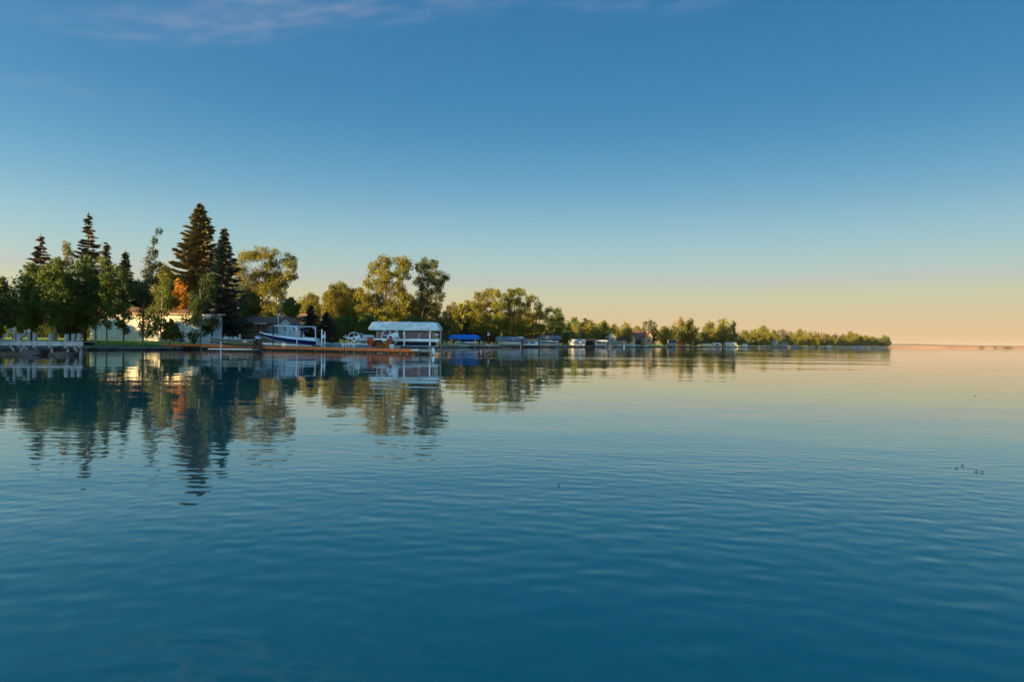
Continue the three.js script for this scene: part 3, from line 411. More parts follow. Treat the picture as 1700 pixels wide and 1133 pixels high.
// rocks under the pier
{
  const r = rng(6), geo = []; for (let v = 0; v < 4; v++) { const g = new THREE.IcosahedronGeometry(0.5, 2), p = g.attributes.position; for (let i = 0; i < p.count; i++) { const d = V(p.getX(i), p.getY(i), p.getZ(i)).normalize(), n = 0.32 + 0.32 * fbm(d.x * 2 + v * 5 + 9, d.y * 2 + d.z * 1.7 + 9, 77, 0, 3); p.setXYZ(i, d.x * n * 1.3, d.y * n * 0.8, d.z * n); } g.computeVertexNormals(); geo.push(g); }
  const names = ['left most', 'second', 'third', 'fourth', 'fifth', 'sixth', 'seventh', 'eighth'];
  [[6, 0.7], [24, 0.9], [40, 1.1], [52, 1.2], [66, 1.1], [78, 0.9], [104, 0.8], [126, 0.7]].forEach(([px, s], i) => { const z = 42.4 + 1.2 * r(), m = solo('shore_rock', geo[i % 4], M.rock, `dark rock in the water under the grey pier, ${names[i]} from the left`, 'rock', 'rocks under the grey pier'); m.position.set(X(px, z), 0.06, -z); m.scale.set(s * 1.5, s * 0.7, s * 1.1); m.rotation.y = r() * 6; });
  // stones and grass along the near bank
  const g = [], blades = []; for (let k = 0; k < 260; k++) { const a = 4 + 2.9 * r(), i = Math.floor(a), f = a - i, x = shore[i][0] + (shore[i + 1][0] - shore[i][0]) * f, zz = shore[i][1] + (shore[i + 1][1] - shore[i][1]) * f; const s = 0.25 + 0.4 * r(); g.push(geo[k % 4].clone().scale(s * 1.4, s * 0.8, s).rotateY(r() * 6).translate(x + 0.3 - 0.5 * r(), 0.08 + 0.12 * r(), zz + 0.2 - 0.4 * r())); }
  solo('bank_stones', g, M.rock, 'small stones lining the near bank below the lawn', 'stones', null, 'stuff');
  const L = new Leaves(); for (let k = 0; k < 5200; k++) { const a = 4 + 2.98 * r(), i = Math.floor(a), f = a - i, [ax, az, nx, nz] = shore[i], b = shore[i + 1], d = 0.6 + Math.pow(r(), 1.6) * 14, x = ax + (b[0] - ax) * f + nx * d, zz = az + (b[1] - az) * f + nz * d, h = 0.05 + 0.10 * r() + (d < 1.4 ? 0.12 * r() : 0), y = ground(x, zz); L.quad(V(x, y + h * 0.5 - 0.02, zz), V(0.06 * (r() - 0.5), h * 0.6, 0.06 * (r() - 0.5)), V(0.02, 0, 0.02 * (r() - 0.5)), [0.07 + 0.04 * r(), 0.12 + 0.05 * r(), 0.02]); }
  solo('lawn_grass', L.geometry(), M.leaf, 'short green grass on the near lawn', 'grass', null, 'stuff');
}
// ------------------------------------------------------------------ pale cottage behind the saplings
{
  const z = 86, t = thing('pale_cottage', 'long low cream cottage with horizontal siding behind saplings', 'house', [X(240, z), 0, -z]), x = px => X(px, z) - X(240, z), base = 0.85, eave = Y(240, 521, z), n = 10, L = x(322) - x(150);
  part('core', box(L - 0.04, eave - base + 0.3, 5, (x(322) + x(150)) / 2, (eave + base - 0.3) / 2, -2.6), M.cream, t);
  for (let k = 0; k < n; k++) { const h = (eave - base) / n; part('siding_board', box(L, h - 0.03, 0.05, (x(322) + x(150)) / 2, base + h * (k + 0.5), -0.04 + 0.004 * (k % 2), -0.16), M.cream, t); }
  const roof = part('roof', [box(L + 0.8, 0.12, 3.2, (x(322) + x(150)) / 2, eave + 0.42, -1.2, 0.26), box(L + 0.8, 0.12, 3.2, (x(322) + x(150)) / 2, eave + 0.42, -4.15, -0.26)], M.roofTan, t); part('eave_board', box(L + 0.8, 0.14, 0.05, (x(322) + x(150)) / 2, eave - 0.02, 0.36), M.tan, roof);
  // annex with the pale end wall
  const ae = Y(340, 524, z), aw = x(354) - x(322.6), ax = (x(354) + x(322.6)) / 2; part('annex_core', box(aw - 0.04, ae - base + 0.3, 3, ax, (ae + base - 0.3) / 2, -1.2), M.paleBlue, t);
  for (let k = 0; k < 8; k++) { const h = (ae - base) / 8; part('annex_board', box(aw, h - 0.012, 0.05, ax, base + h * (k + 0.5), 0.34 + 0.004 * (k % 2), -0.04), M.paleBlue, t); }
  part('annex_roof', box(aw + 0.5, 0.1, 3.6, ax, ae + 0.12, -1.2, 0.05), M.fascia, t); part('corner_post', box(0.16, Y(354, 518, z) - base + 0.2, 0.16, x(354.5), (Y(354, 518, z) + base - 0.2) / 2, 0.42), M.darkWall, t);
}
solo('blue_crate', rbox(0.55, 0.32, 0.4, 0.05, X(302, 78), 0.95, -78), M.blueCloth, 'small bright blue tub on the lawn before the cottage', 'tub');
// ------------------------------------------------------------------ brown roofed shed with a gabled wing
{
  const z = 97, t = thing('boat_shed', 'tan shed with long brown roof and cluttered front wall', 'shed', [X(420, z), 0, -z]), x = px => X(px, z) - X(420, z), base = 0.6, eave = Y(420, 537.5, z), ridge = Y(420, 526, z);
  part('wall', box(x(466) - x(373), eave - base, 5, (x(466) + x(373)) / 2, (eave + base) / 2, -2.5), M.shedWall, t);
  const run = 3.0, rise = ridge - eave, a = Math.atan2(rise, run), sl = Math.hypot(run, rise), W = x(468) - x(377);
  const roof = part('roof', [box(W, 0.1, sl + 0.1, (x(468) + x(377)) / 2, eave + rise / 2 + 0.05, -run / 2 + 0.5, a), box(W, 0.1, sl + 0.1, (x(468) + x(377)) / 2, eave + rise / 2 + 0.05, -run * 1.5 + 0.46, -a)], M.roofBrown, t);
  part('gutter', box(x(445) - x(373), 0.14, 0.1, (x(445) + x(373)) / 2, eave + 0.0, 0.62), M.fascia, roof); part('overhang', box(x(452) - x(366), 0.07, 0.9, (x(452) + x(366)) / 2, eave - 0.14, 0.2), M.darkWood, roof);
  for (const px of [374.5, 379.5]) part('post', box(0.2, eave - base, 0.16, x(px), (eave + base) / 2, 0.5), M.tan, t);
  // gabled wing at the right
  const gw = x(487) - x(463), gx = (x(487) + x(463)) / 2, ge = Y(475, 540, z), gp = Y(475, 528.5, z);
  const gab = extrude([[-gw / 2, base], [gw / 2, base], [gw / 2, ge], [0, gp], [-gw / 2, ge]], 4); gab.translate(gx, 0, -3.6); part('gable_wall', gab, M.paleBlue, t);
  const ra = Math.atan2(gp - ge, gw / 2), rl = Math.hypot(gp - ge, gw / 2) + 0.35; part('gable_roof', [-1, 1].map(s => box(rl, 0.1, 4.5, gx + s * (gw / 4 + 0.1), (gp + ge) / 2 + 0.02, -1.5, 0, 0, -s * ra)), M.roofBrown, t);
  const w = part('window', box(0.5, 0.6, 0.05, gx, gp - 1.5, 0.42), M.fascia, t); part('pane', box(0.4, 0.5, 0.04, gx, gp - 1.5, 0.45), M.glassDark, w);
  const wall2 = part('side_wall', box(x(463) - x(446), ge - base, 0.3, (x(463) + x(446)) / 2, (ge + base) / 2, 0.2), M.greyWall, t); void wall2;
  part('vent_pipe', cyl(0.08, 0.08, 1.6, x(465), eave - 0.4, 0.75, 10), M.paintedAlu, t); part('pipe_cap', box(0.44, 0.12, 0.3, x(466), eave + 1.25, 0.75), M.white, t);
  part('shelf', box(x(448) - x(382), 0.08, 0.5, (x(448) + x(382)) / 2, Y(415, 551, z), 0.3), M.darkWood, t);
}
{ // clutter on the shed wall, in front of it
  const z = 96.2; const wheel = thing('wagon_wheel', 'old spoked wheel hung on the shed wall', 'wheel', [X(391, z), Y(391, 544, z), -z]); part('rim', new THREE.TorusGeometry(0.3, 0.05, 6, 20), M.darkRubber, wheel); part('hub', new THREE.CylinderGeometry(0.08, 0.08, 0.1, 10).rotateX(Math.PI / 2), M.silver, wheel); for (let k = 0; k < 6; k++) part('spoke', bar(V(0, 0, 0), V(0.3 * Math.cos(k * 1.047), 0.3 * Math.sin(k * 1.047), 0), 0.018), M.darkWood, wheel);
  const r = rng(61); const pile = thing('wood_pile', 'stack of split firewood against the shed wall', 'firewood', [X(404, 95.6), 0.62, -95.6]); for (let k = 0; k < 52; k++) part('log', cyl(0.1 + 0.035 * r(), 0.1, 0.6, 0, -0.3, 0, 7).rotateX(Math.PI / 2).translate(-1.5 + (k % 13) * 0.245 + 0.06 * r(), 0.13 + Math.floor(k / 13) * 0.225, 0.05 * r()), k % 3 ? M.logs : M.darkWood, pile);
  for (const [px, py, w, h, m, n, l] of [[404, 545, 0.5, 0.75, 'darkWood', 'hanging_tool', 'dark bundle of tools hung left of centre on the shed wall'], [412, 543, 0.4, 0.6, 'darkRubber', 'hanging_tool', 'dark coil hung on the middle of the shed wall'], [420, 543, 0.55, 0.5, 'darkWood', 'hanging_tool', 'dark antlers hung on the shed wall'], [429, 545, 0.5, 0.8, 'darkRubber', 'hanging_tool', 'dark coat hung on the right part of the shed wall'], [438, 545, 0.35, 0.7, 'darkWood', 'hanging_tool', 'dark net hung at the right end of the shed wall']]) { const o = thing(n, l, 'tools', [X(px, z), Y(px, py, z), -z], 0, 'things hung on the shed wall'), g = []; for (let k = 0; k < 7; k++) g.push(bar(V((r() - 0.5) * w, h / 2, 0.03 * k), V((r() - 0.5) * w * 1.3, -h / 2 * r(), 0.03 * k), 0.05, 0.02, 5)); part('bundle', g, M[m], o); part('hook', bar(V(-w / 2, h / 2, 0), V(w / 2, h / 2, 0), 0.03), M.darkWood, o); }
}
for (const [px, z, m, l, flip] of [[395.5, 106, 'salmon', 'garden windmill with salmon pink wheel above the shed roof', 1], [462.5, 106, 'gull', 'garden windmill with pale grey wheel above the right end of the roof', -1]]) {
  const gy = 0.9, h = Y(px, 500, z) - gy, t = thing('garden_windmill', l, 'windmill', [X(px, z), gy, -z], 0, 'garden windmills');
  for (const [sx, sz] of [[-1, -1], [1, -1], [-1, 1], [1, 1]]) part('leg', beam(V(sx * 0.62, -0.2, sz * 0.62), V(sx * 0.09, h * 0.95, sz * 0.09), 0.07), M.weatheredWood, t);
  for (let k = 1; k < 6; k++) { const s = 0.62 - 0.53 * k / 6 / 0.95, y = k * h / 6; for (const sz of [-1, 1]) part('crossbar', beam(V(-s, y, sz * s), V(s, y, sz * s), 0.05), M.weatheredWood, t); }
  const wh = part('wheel', new THREE.TorusGeometry(0.48, 0.03, 6, 24).rotateY(Math.PI / 2 * 0.55 * flip).translate(0, h, 0.25), M[m], t);
  for (let k = 0; k < 14; k++) { const a = k / 14 * 6.283; part('blade', box(0.3, 0.15, 0.02, 0.3, 0, 0, 0.5).rotateZ(a).rotateY(Math.PI / 2 * 0.55 * flip).translate(0, h, 0.25), M[m], wh); }
  part('tail_vane', [box(0.7, 0.04, 0.03, -0.35 * flip, h, -0.1), box(0.35, 0.4, 0.02, -0.75 * flip, h, -0.1)], M[m], t);
}
{ // brown house behind, mostly hidden
  const z = 128, t = thing('brown_house', 'brown roofed house with green trimmed dormer behind the dark spruces', 'house', [X(495, z), 0.9, -z]), x = px => X(px, z) - X(495, z), y = py => Y(495, py, z) - 0.9;
  part('wall', box(x(512) - x(482), y(530), 5, (x(512) + x(482)) / 2, y(530) / 2, -3), M.darkWall, t); part('roof', [box(x(515) - x(486), 0.15, 3.6, (x(515) + x(486)) / 2, (y(521) + y(530)) / 2, -1.6, 0.3), box(x(515) - x(486), 0.15, 3.6, (x(515) + x(486)) / 2, (y(521) + y(530)) / 2, -4.9, -0.3)], M.roofBrown, t); part('ridge_board', box(x(508) - x(489), 0.16, 0.3, (x(508) + x(489)) / 2, y(521.3), -3.2), M.tan, t);
  const d = part('dormer', box(x(492) - x(483), y(516.5) - y(530), 1.6, (x(492) + x(483)) / 2, (y(516.5) + y(530)) / 2, 0.3), M.tan, t); part('pane', box(x(489) - x(485), 0.8, 0.05, x(487), y(521), 1.13), M.greenTrim, d); part('dormer_roof', box(x(494) - x(480), 0.14, 2.3, (x(494) + x(480)) / 2, y(516), 0.3), M.darkWood, d);
}
// ------------------------------------------------------------------ boats
// a hull lofted from bow (+x) to stern; levels: [half width at stern, height at stern, bow rise, how far the bow reaches]
function hullRows(L, levels, n = 22) {
  return levels.map(([w, y, rise, reach, full = 2.4]) => { const row = []; for (let i = 0; i <= n; i++) { const t = i / n; row.push([-L / 2 + t * (L * reach), y + rise * t * t * t, w * Math.pow(Math.max(0, 1 - Math.pow(t, full)), 0.75) + 0.004]); } return row; });
}
function hullSkin(rows, a, b) { const out = []; for (const s of [1, -1]) { const r = rows.slice(a, b + 1).map(row => row.map(([x, y, z]) => V(x, y, s * z))); out.push(skin(s > 0 ? r : r.slice().reverse())); } const st = rows.slice(a, b + 1).map(row => [V(row[0][0], row[0][1], row[0][2]), V(row[0][0], row[0][1], -row[0][2])]); out.push(skin(st)); return mergeGeometries(out); }
function deckSkin(row, inset, drop = 0) { return skin([1, -1].map(s => row.map(([x, y, z]) => V(x * (1 - inset * 0.2), y - drop, s * Math.max(0.002, z - inset))))); }
function outboard(t, x, y, m = M.black, top = M.silver, s = 1) {
  const o = part('outboard_motor', [rbox(0.3 * s, 0.5 * s, 0.26 * s, 0.05, x, y - 0.2 * s, 0), box(0.14 * s, 0.75 * s, 0.09 * s, x - 0.02, y - 0.7 * s, 0), box(0.42 * s, 0.04, 0.2 * s, x - 0.1 * s, y - 0.72 * s, 0)], m, t);
  part('cowling', new THREE.SphereGeometry(1, 14, 10).scale(0.36 * s, 0.22 * s, 0.2 * s).rotateZ(0.12).translate(x - 0.05, y + 0.14 * s, 0), top, o); part('propeller', [new THREE.SphereGeometry(0.09 * s, 8, 6).scale(2, 1, 1).translate(x - 0.06, y - 1.05 * s, 0), box(0.03, 0.3 * s, 0.06, x - 0.2 * s, y - 1.05 * s, 0, 0.6), box(0.03, 0.06, 0.3 * s, x - 0.2 * s, y - 1.05 * s, 0, 0.6)], m, o); return o;
}
{ // aluminium fishing boat on its lift
  const z = 61, px = 386, L = 4.0, t = thing('fishing_boat', 'dull olive aluminium fishing boat with outboard on a low lift', 'boat', [X(px, z), 0.48, -z], Math.PI + 0.06);
  const R = hullRows(L, [[0.42, 0, 0.38, 0.9], [0.62, 0.12, 0.36, 0.955], [0.70, 0.30, 0.36, 0.975], [0.76, 0.40, 0.34, 0.985], [0.80, 0.60, 0.24, 1.0]]);
  part('hull', hullSkin(R, 0, 4), M.olive, t); part('bottom', skin([1, -1].map(s => R[0].map(([x, y, zz]) => V(x, y, s * zz)))), M.olive, t);
  for (const s of [1, -1]) { part('gunwale', tube(R[4].filter((_, i) => i % 2 === 0).map(([x, y, zz]) => V(x, y + 0.01, s * zz)), 0.03, 30), M.alu, t); part('stripe', tube(R[2].map(([x, y, zz]) => V(x, y, s * (zz + 0.012))).filter((v, i) => i % 2 === 0), 0.022, 30, 5), M.gold, t); }
  part('number_plate', box(0.34, 0.11, 0.01, -1.35, 0.45, -0.82), M.white, t);
  part('floor', deckSkin(R[1], 0.05, -0.03), M.seat, t); for (const x of [-1.2, -0.1, 0.9]) part('bench', box(0.3, 0.06, 1.3 - Math.max(0, x) * 0.3, x, 0.47, 0), M.greyWood, t);
  const con = part('console', [box(0.35, 0.5, 0.5, 0.35, 0.6, -0.3)], M.seat, t); part('wheel', new THREE.TorusGeometry(0.14, 0.02, 6, 16).rotateY(1.2).translate(0.12, 0.85, -0.3), M.black, con); part('windscreen', box(0.02, 0.28, 0.5, 0.5, 0.97, -0.3, 0, 0, 0.4), M.glass, con);
  for (const x of [-0.45, 1.25]) { const s = part('swivel_seat', [rbox(0.36, 0.08, 0.38, 0.03, x, 0.7, 0), rbox(0.08, 0.36, 0.36, 0.03, x - 0.2, 0.9, 0)], M.seat, t); part('pedestal', bar(V(x, 0.3, 0), V(x, 0.68, 0), 0.04), M.alu, s); }
  outboard(t, -2.2, 0.62);
  const l = thing('boat_cradle', 'low metal lift under the olive fishing boat with one white pole', 'boat lift', [X(px, z), 0, -z], 0.06);
  part('white_pole', cyl(0.05, 0.05, 1.9, -0.6, -1, 1.05, 10), M.white, l); for (const s of [-1, 1]) { part('bunk', box(2.9, 0.08, 0.1, 0.2, 0.36, s * 0.35), M.darkWood, l); part('side_rail', beam(V(-1.7, 0.26, s * 0.95), V(2.0, 0.26, s * 0.95), 0.08), M.alu, l); for (const x of [-1.5, 1.8]) part('leg', bar(V(x, -1, s * 0.95), V(x, 0.4, s * 0.95), 0.045), M.darkWall, l); }
  for (const x of [-1.4, 1.6]) { part('cross_beam', beam(V(x, 0.28, -1), V(x, 0.28, 1), 0.08), M.alu, l); for (const s of [-1, 1]) part('strut', bar(V(x - 0.2 * s, 0.28, 0.9), V(x, -0.4, 0.9), 0.03), M.darkWall, l); }
}
{ // white and navy speedboat on its lift
  const z = 74, px = 478, L = 6.2, t = thing('speedboat', 'white speedboat with navy hull band and folded tower, bow to the left', 'boat', [X(px, z), 0.66, -z], Math.PI + 0.05);
  t.rotation.order = 'YXZ'; t.rotation.z = 0.075;
  const R = hullRows(L, [[0.12, 0.0, 0.45, 0.86], [0.85, 0.16, 0.52, 0.93, 2.6], [0.98, 0.20, 0.55, 0.955, 2.8], [1.10, 0.60, 0.36, 0.985, 3.0], [1.12, 0.64, 0.35, 0.99, 3.0], [1.06, 0.82, 0.24, 1.0, 3.0]]);
  part('bottom', hullSkin(R, 0, 2), M.gel, t); part('navy_band', hullSkin(R, 2, 3), M.navy, t); part('topsides', hullSkin(R, 3, 5), M.gel, t);
  part('foredeck', deckSkin(R[5].filter((_, i) => i >= 13), 0.0, -0.02), M.gel, t); part('cockpit_floor', deckSkin(R[2], 0.08, -0.1), M.seat, t); for (const s of [1, -1]) part('side_deck', skin([R[5].map(([x, y, zz]) => V(x, y, s * zz)), R[5].map(([x, y, zz]) => V(x, y + 0.03, s * Math.max(0.002, zz - 0.22)))]), M.gel, t);
  part('engine_cover', rbox(1.3, 0.3, 1.8, 0.08, -2.3, 0.78, 0), M.gel, t); part('swim_platform', rbox(0.75, 0.09, 1.9, 0.03, -3.4, 0.28, 0), M.gel, t);
  const ws = part('windshield', skin([[V(0.95, 0.86, -0.95), V(1.45, 0.9, -0.5), V(1.5, 0.9, 0.5), V(0.95, 0.86, 0.95)], [V(0.55, 1.3, -0.85), V(1.0, 1.36, -0.45), V(1.02, 1.36, 0.45), V(0.55, 1.3, 0.85)]]), M.glass, t); part('frame', [tube([V(0.2, 1.16, -0.9), V(0.55, 1.3, -0.85), V(1.0, 1.36, -0.45), V(1.02, 1.36, 0.45), V(0.55, 1.3, 0.85), V(0.2, 1.16, 0.9)], 0.022), bar(V(0.95, 0.86, 0.95), V(0.55, 1.3, 0.85), 0.02), bar(V(0.95, 0.86, -0.95), V(0.55, 1.3, -0.85), 0.02)], M.alu, ws);
  for (const [x, zz] of [[-0.3, -0.5], [-0.3, 0.5], [-1.3, 0]]) part('seat', [rbox(0.5, 0.2, 0.55, 0.05, x, 0.72, zz), rbox(0.14, 0.5, 0.55, 0.05, x - 0.28, 0.95, zz)], M.seat, t);
  const tw = part('tower', [-1, 1].flatMap(s => [tube([V(0.5, 0.95, s), V(0.1, 1.7, s * 0.95), V(-0.4, 2.02, s * 0.75)], 0.04), tube([V(-0.9, 0.95, s), V(-0.6, 1.6, s * 0.92), V(-0.4, 2.02, s * 0.75)], 0.04), bar(V(0.1, 1.7, s * 0.95), V(-0.62, 1.55, s * 0.92), 0.025)]).concat([bar(V(-0.4, 2.02, -0.75), V(-0.4, 2.02, 0.75), 0.04), bar(V(0.1, 1.72, -0.92), V(0.1, 1.72, 0.92), 0.03)]), M.paintedAlu, t);
  part('bimini', new THREE.SphereGeometry(1, 18, 8, 0, 6.283, 0, 1.57).scale(0.95, 0.24, 0.85).translate(-0.75, 1.98, 0), M.navyCloth, tw); part('bimini_rim', tube(Array.from({ length: 13 }, (_, k) => V(-0.75 + 0.95 * Math.cos(k / 12 * 6.283), 1.98, 0.85 * Math.sin(k / 12 * 6.283))), 0.03, 40), M.paintedAlu, tw); part('folded_cover', rbox(1.2, 0.3, 1.1, 0.12, -1.2, 1.68, 0), M.navyCloth, tw);
  for (const x of [-0.95, -1.35]) for (const s of [-1, 1]) part('support', bar(V(x, 0.8, s * 0.95), V(x + 0.1, 1.9, s * 0.8), 0.045), M.paintedAlu, tw);
  part('bow_rail', tube([V(2.6, 1.0, 0.4), V(2.9, 1.12, 0.15), V(2.9, 1.12, -0.15), V(2.6, 1.0, -0.4)], 0.018), M.alu, t);
  const l = thing('speedboat_lift', 'tall metal boat lift frame round the white and navy speedboat', 'boat lift', [X(px, z), 0, -z], 0.05);
  const x = p => X(p, z) - X(px, z), hi = Y(px, 541, z); for (const [p, zz, y] of [[461, 1.5, hi], [499, 1.5, hi], [518, -1.5, hi], [470, -1.5, hi]]) part('post', box(0.10, y + 1.2, 0.10, x(p), (y - 1.2) / 2, zz), p === 461 ? M.darkWall : M.paintedAlu, l);
  for (const [a, b] of [[V(x(461), hi - 0.06, 1.5), V(x(500), hi - 0.06, 1.5)], [V(x(470), hi - 0.06, -1.5), V(x(518), hi - 0.06, -1.5)], [V(x(499), hi - 0.06, 1.5), V(x(518), hi - 0.06, -1.5)], [V(x(461), hi - 0.06, 1.5), V(x(470), hi - 0.06, -1.5)]]) part('top_beam', beam(a, b, 0.085), M.paintedAlu, l);
  for (const [a, b, c, d] of [[518, 515, -1.5, -1.5], [499, 496, 1.5, 1.5]]) part('corner_brace', beam(V(x(a), hi - 0.4, c), V(x(b) - 0.1, hi - 0.1, d), 0.08), M.paintedAlu, l);
  for (const s of [-1, 1]) part('cradle_beam', beam(V(x(440), 0.72, s * 0.5), V(x(520), 0.52, s * 0.5), 0.12), M.alu, l); for (const p of [462, 499]) part('cross_beam', beam(V(x(p), 0.5, -1.5), V(x(p), 0.5, 1.5), 0.12), M.alu, l);
}
{ // white mooring posts with a control box
  const z = 70, t = thing('mooring_posts', 'pair of white posts carrying a grey box beside the speedboat', 'posts', [X(536, z), 0, -z]), x = p => X(p, z) - X(536, z), y = (py) => Y(536, py, z);
  part('tall_post', box(0.11, y(547) + 1.2, 0.11, x(534.5), (y(547) - 1.2) / 2, 0), M.white, t); part('short_post', box(0.08, y(551) + 1.2, 0.08, x(539), (y(551) - 1.2) / 2, -0.1), M.white, t); const b = part('control_box', rbox(0.36, 0.36, 0.22, 0.02, x(538.3), y(559), 0.1), M.paintedAlu, t); part('lid', box(0.38, 0.03, 0.24, x(538.3), y(559) + 0.2, 0.1), M.greyWall, b); part('footboard', [box(0.9, 0.06, 0.8, x(538), y(569.5), 0), bar(V(x(529), y(570), 0.2), V(x(523), y(563), 0.2), 0.05)], M.paintedAlu, t);
}
function liftWheel(name, label, px, py, z, R, turn, lens) {
  const t = thing(name, label, 'lift wheel', [X(px, z), 0, -z], turn), h = Y(px, py, z);
  const w = part('wheel_rim', new THREE.TorusGeometry(R, 0.035, 8, 48).translate(0, h, 0), M.white, t); for (let k = 0; k < 5; k++) { const a = 0.35 + k * 1.2566; part('spoke', beam(V(0.1 * Math.cos(a), h + 0.1 * Math.sin(a), 0), V(R * Math.cos(a), h + R * Math.sin(a), 0), 0.045, 0.03), M.white, w); }
  const hub = part('hub', new THREE.CylinderGeometry(R * 0.42, R * 0.46, 0.24, 6).rotateX(Math.PI / 2).translate(0.05, h - 0.05, 0.14), M.white, t); part('hub_disc', new THREE.CylinderGeometry(R * 0.2, R * 0.2, 0.03, 20).rotateX(Math.PI / 2).translate(0.02, h - 0.04, 0.275), lens, hub);
  part('motor_housing', new THREE.CylinderGeometry(R * 0.34, R * 0.34, 0.4, 16).rotateX(Math.PI / 2).translate(R * 0.55, h + R * 0.18, -0.15), M.white, t); part('stand', [box(0.12, h + 1, 0.12, 0, (h - 1) / 2, -0.12)], M.paintedAlu, t);
  return t;
}
// ------------------------------------------------------------------ stained dock with furniture
{
  const deckY = 0.45;
  function dock(name, label, pxa, za, pxb, zb, width, fasciaMat, o = {}) {
    const A = V(X(pxa, za), 0, -za), B = V(X(pxb, zb), 0, -zb), d = B.clone().sub(A), L = d.length(), y = o.y ?? deckY, h = o.h ?? 0.27, t = thing(name, label, 'dock', [A.x, 0, A.z], Math.atan2(-d.z, d.x)), n = o.boards ?? 4;
    for (let k = 0; k < n; k++) part('fascia_board', box(L / n - 0.012, h, 0.05, (k + 0.5) * L / n, y - h / 2 - 0.01 + 0.004 * (k % 2), 0.03 + 0.006 * (k % 2)), fasciaMat, t);
    part('back_board', box(L, h, 0.05, L / 2, y - h / 2 - 0.01, -width - 0.03), fasciaMat, t);
    const pl = []; for (let x = 0.075; x < L; x += 0.15) pl.push(box(0.138, 0.035, width, x, y - 0.018 + 0.003 * (hash2(Math.round(x * 100), 1, 3) - 0.5), -width / 2)); const dk = part('deck_planks', pl, o.deck ?? M.deckBlue, t); dk.userData.kind = 'stuff';
    for (let x = 0.3; x < L; x += o.step ?? 1.9) for (const zz of [-0.15, -width + 0.15]) part('leg', bar(V(x, -1.2, zz), V(x, y - 0.05, zz), 0.035), M.darkWall, t);
    part('frame_beam', [box(L, 0.08, 0.06, L / 2, y - h - 0.06, -0.2), box(L, 0.08, 0.06, L / 2, y - h - 0.06, -width + 0.2)], M.darkWood, t);
    return [t, L];
  }
  const [dB, LB] = dock('stained_dock', 'orange stained dock carrying the chairs, nearest section', 574, 66, 688, 58.6, 1.9, M.stainedWood, { boards: 4 });
  const e = part('end_section', [box(2.45, 0.22, 1.9, LB + 1.25, 0.30, -0.95)], M.weatheredWood, dB, 'bleached unpainted end of the dock'); for (let k = 0; k < 14; k++) part('end_plank', box(0.165, 0.035, 1.94, LB + 0.1 + k * 0.176, 0.43, -0.95), M.weatheredWood, e); part('bumper', rbox(0.9, 0.12, 0.12, 0.05, LB + 0.3, 0.36, 0.1), M.white, e); part('roller', new THREE.CylinderGeometry(0.11, 0.11, 0.5, 12).rotateZ(0.4).translate(LB + 2.6, 0.3, 0.0), M.white, e);
  dock('stained_dock', 'orange stained dock section before the speedboat', 432, 73.5, 573, 67, 1.8, M.stainedWood, { boards: 5 });
  dock('stained_dock', 'short orange stained dock section behind the olive fishing boat', 336, 73, 422, 71.8, 1.8, M.stainedWood, { boards: 3, y: 0.60, h: 0.3 });
  dock('stained_dock', 'shore end of the stained dock, partly weathered grey', 268, 71.5, 335, 73, 1.8, M.stainedWood, { boards: 3, y: 0.56, h: 0.18, deck: M.stainedWood });
  const g1 = dock('grey_dock', 'higher grey boarded dock behind the stained dock', 436, 82, 618, 72, 2.6, M.deckBlue, { boards: 8, y: 0.86, h: 0.24, step: 2.4 })[0]; part('lower_board', box(21, 0.16, 0.05, 9, 0.5, 0.0), M.deckBlue, g1);
  const g2 = dock('grey_dock', 'low grey catwalk beside the canopied boat lift', 662, 63.4, 728, 62.2, 0.8, M.deckBlue, { boards: 3, y: 0.72, h: 0.1 })[0]; void g2;
  // chairs
  const onDock = (px, back) => { const z = 66 + (px - 574) / 114 * (58.6 - 66) + back; return [X(px, z), deckY, -z]; };
  function chair(label, pos, turn, backMat) {
    const t = thing('adirondack_chair', label, 'chair', pos, turn, 'chairs on the dock');
    for (const s of [-1, 1]) { part('front_leg', box(0.09, 0.56, 0.04, s * 0.31, 0.28, 0.3), M.chairBrown, t); part('side_rail', beam(V(s * 0.27, 0.38, 0.34), V(s * 0.27, 0.06, -0.6), 0.035, 0.13), M.chairBrown, t); part('armrest', rbox(0.15, 0.03, 0.8, 0.01, s * 0.35, 0.575, 0.0), M.chairBrown, t); part('arm_post', beam(V(s * 0.33, 0.56, -0.34), V(s * 0.3, 0.1, -0.5), 0.04, 0.09), M.chairBrown, t); }
    for (let k = 0; k < 6; k++) part('seat_slat', box(0.56, 0.025, 0.085, 0, 0.40 - 0.032 * k, 0.3 - 0.098 * k, -0.3), M.chairBrown, t);
    for (let k = 0; k < 7; k++) { const o = (k - 3) / 3, h = 0.86 * (1 - 0.2 * o * o); part('back_slat', box(0.085, h, 0.022, 0, h / 2, 0).rotateZ(-o * 0.11).translate(o * 0.235, 0, 0).rotateX(-0.42).translate(0, 0.2, -0.28), backMat, t); }
    part('back_brace', box(0.6, 0.06, 0.03, 0, 0.62, -0.5, -0.42), M.chairBrown, t); return t;
  }
  chair('brown slatted garden chair with sunlit orange put into its back colour, left on the dock', onDock(620, 0.8), 0.75, M.chairSunlit);
  chair('dark brown slatted garden chair left of the flower pots', onDock(641, 0.9), -0.5, M.chairBrown);
  const tb = thing('side_table', 'low brown slatted table between the two dock chairs', 'table', onDock(630, 0.75), 0.2); for (let k = 0; k < 6; k++) part('slat', box(0.09, 0.025, 0.55, -0.25 + k * 0.1, 0.48, 0), M.chairBrown, tb); for (const [sx, sz] of [[-1, -1], [1, -1], [-1, 1], [1, 1]]) part('leg', box(0.05, 0.47, 0.05, sx * 0.24, 0.235, sz * 0.22), M.chairBrown, tb); part('apron', box(0.5, 0.08, 0.5, 0, 0.42, 0), M.chairBrown, tb);
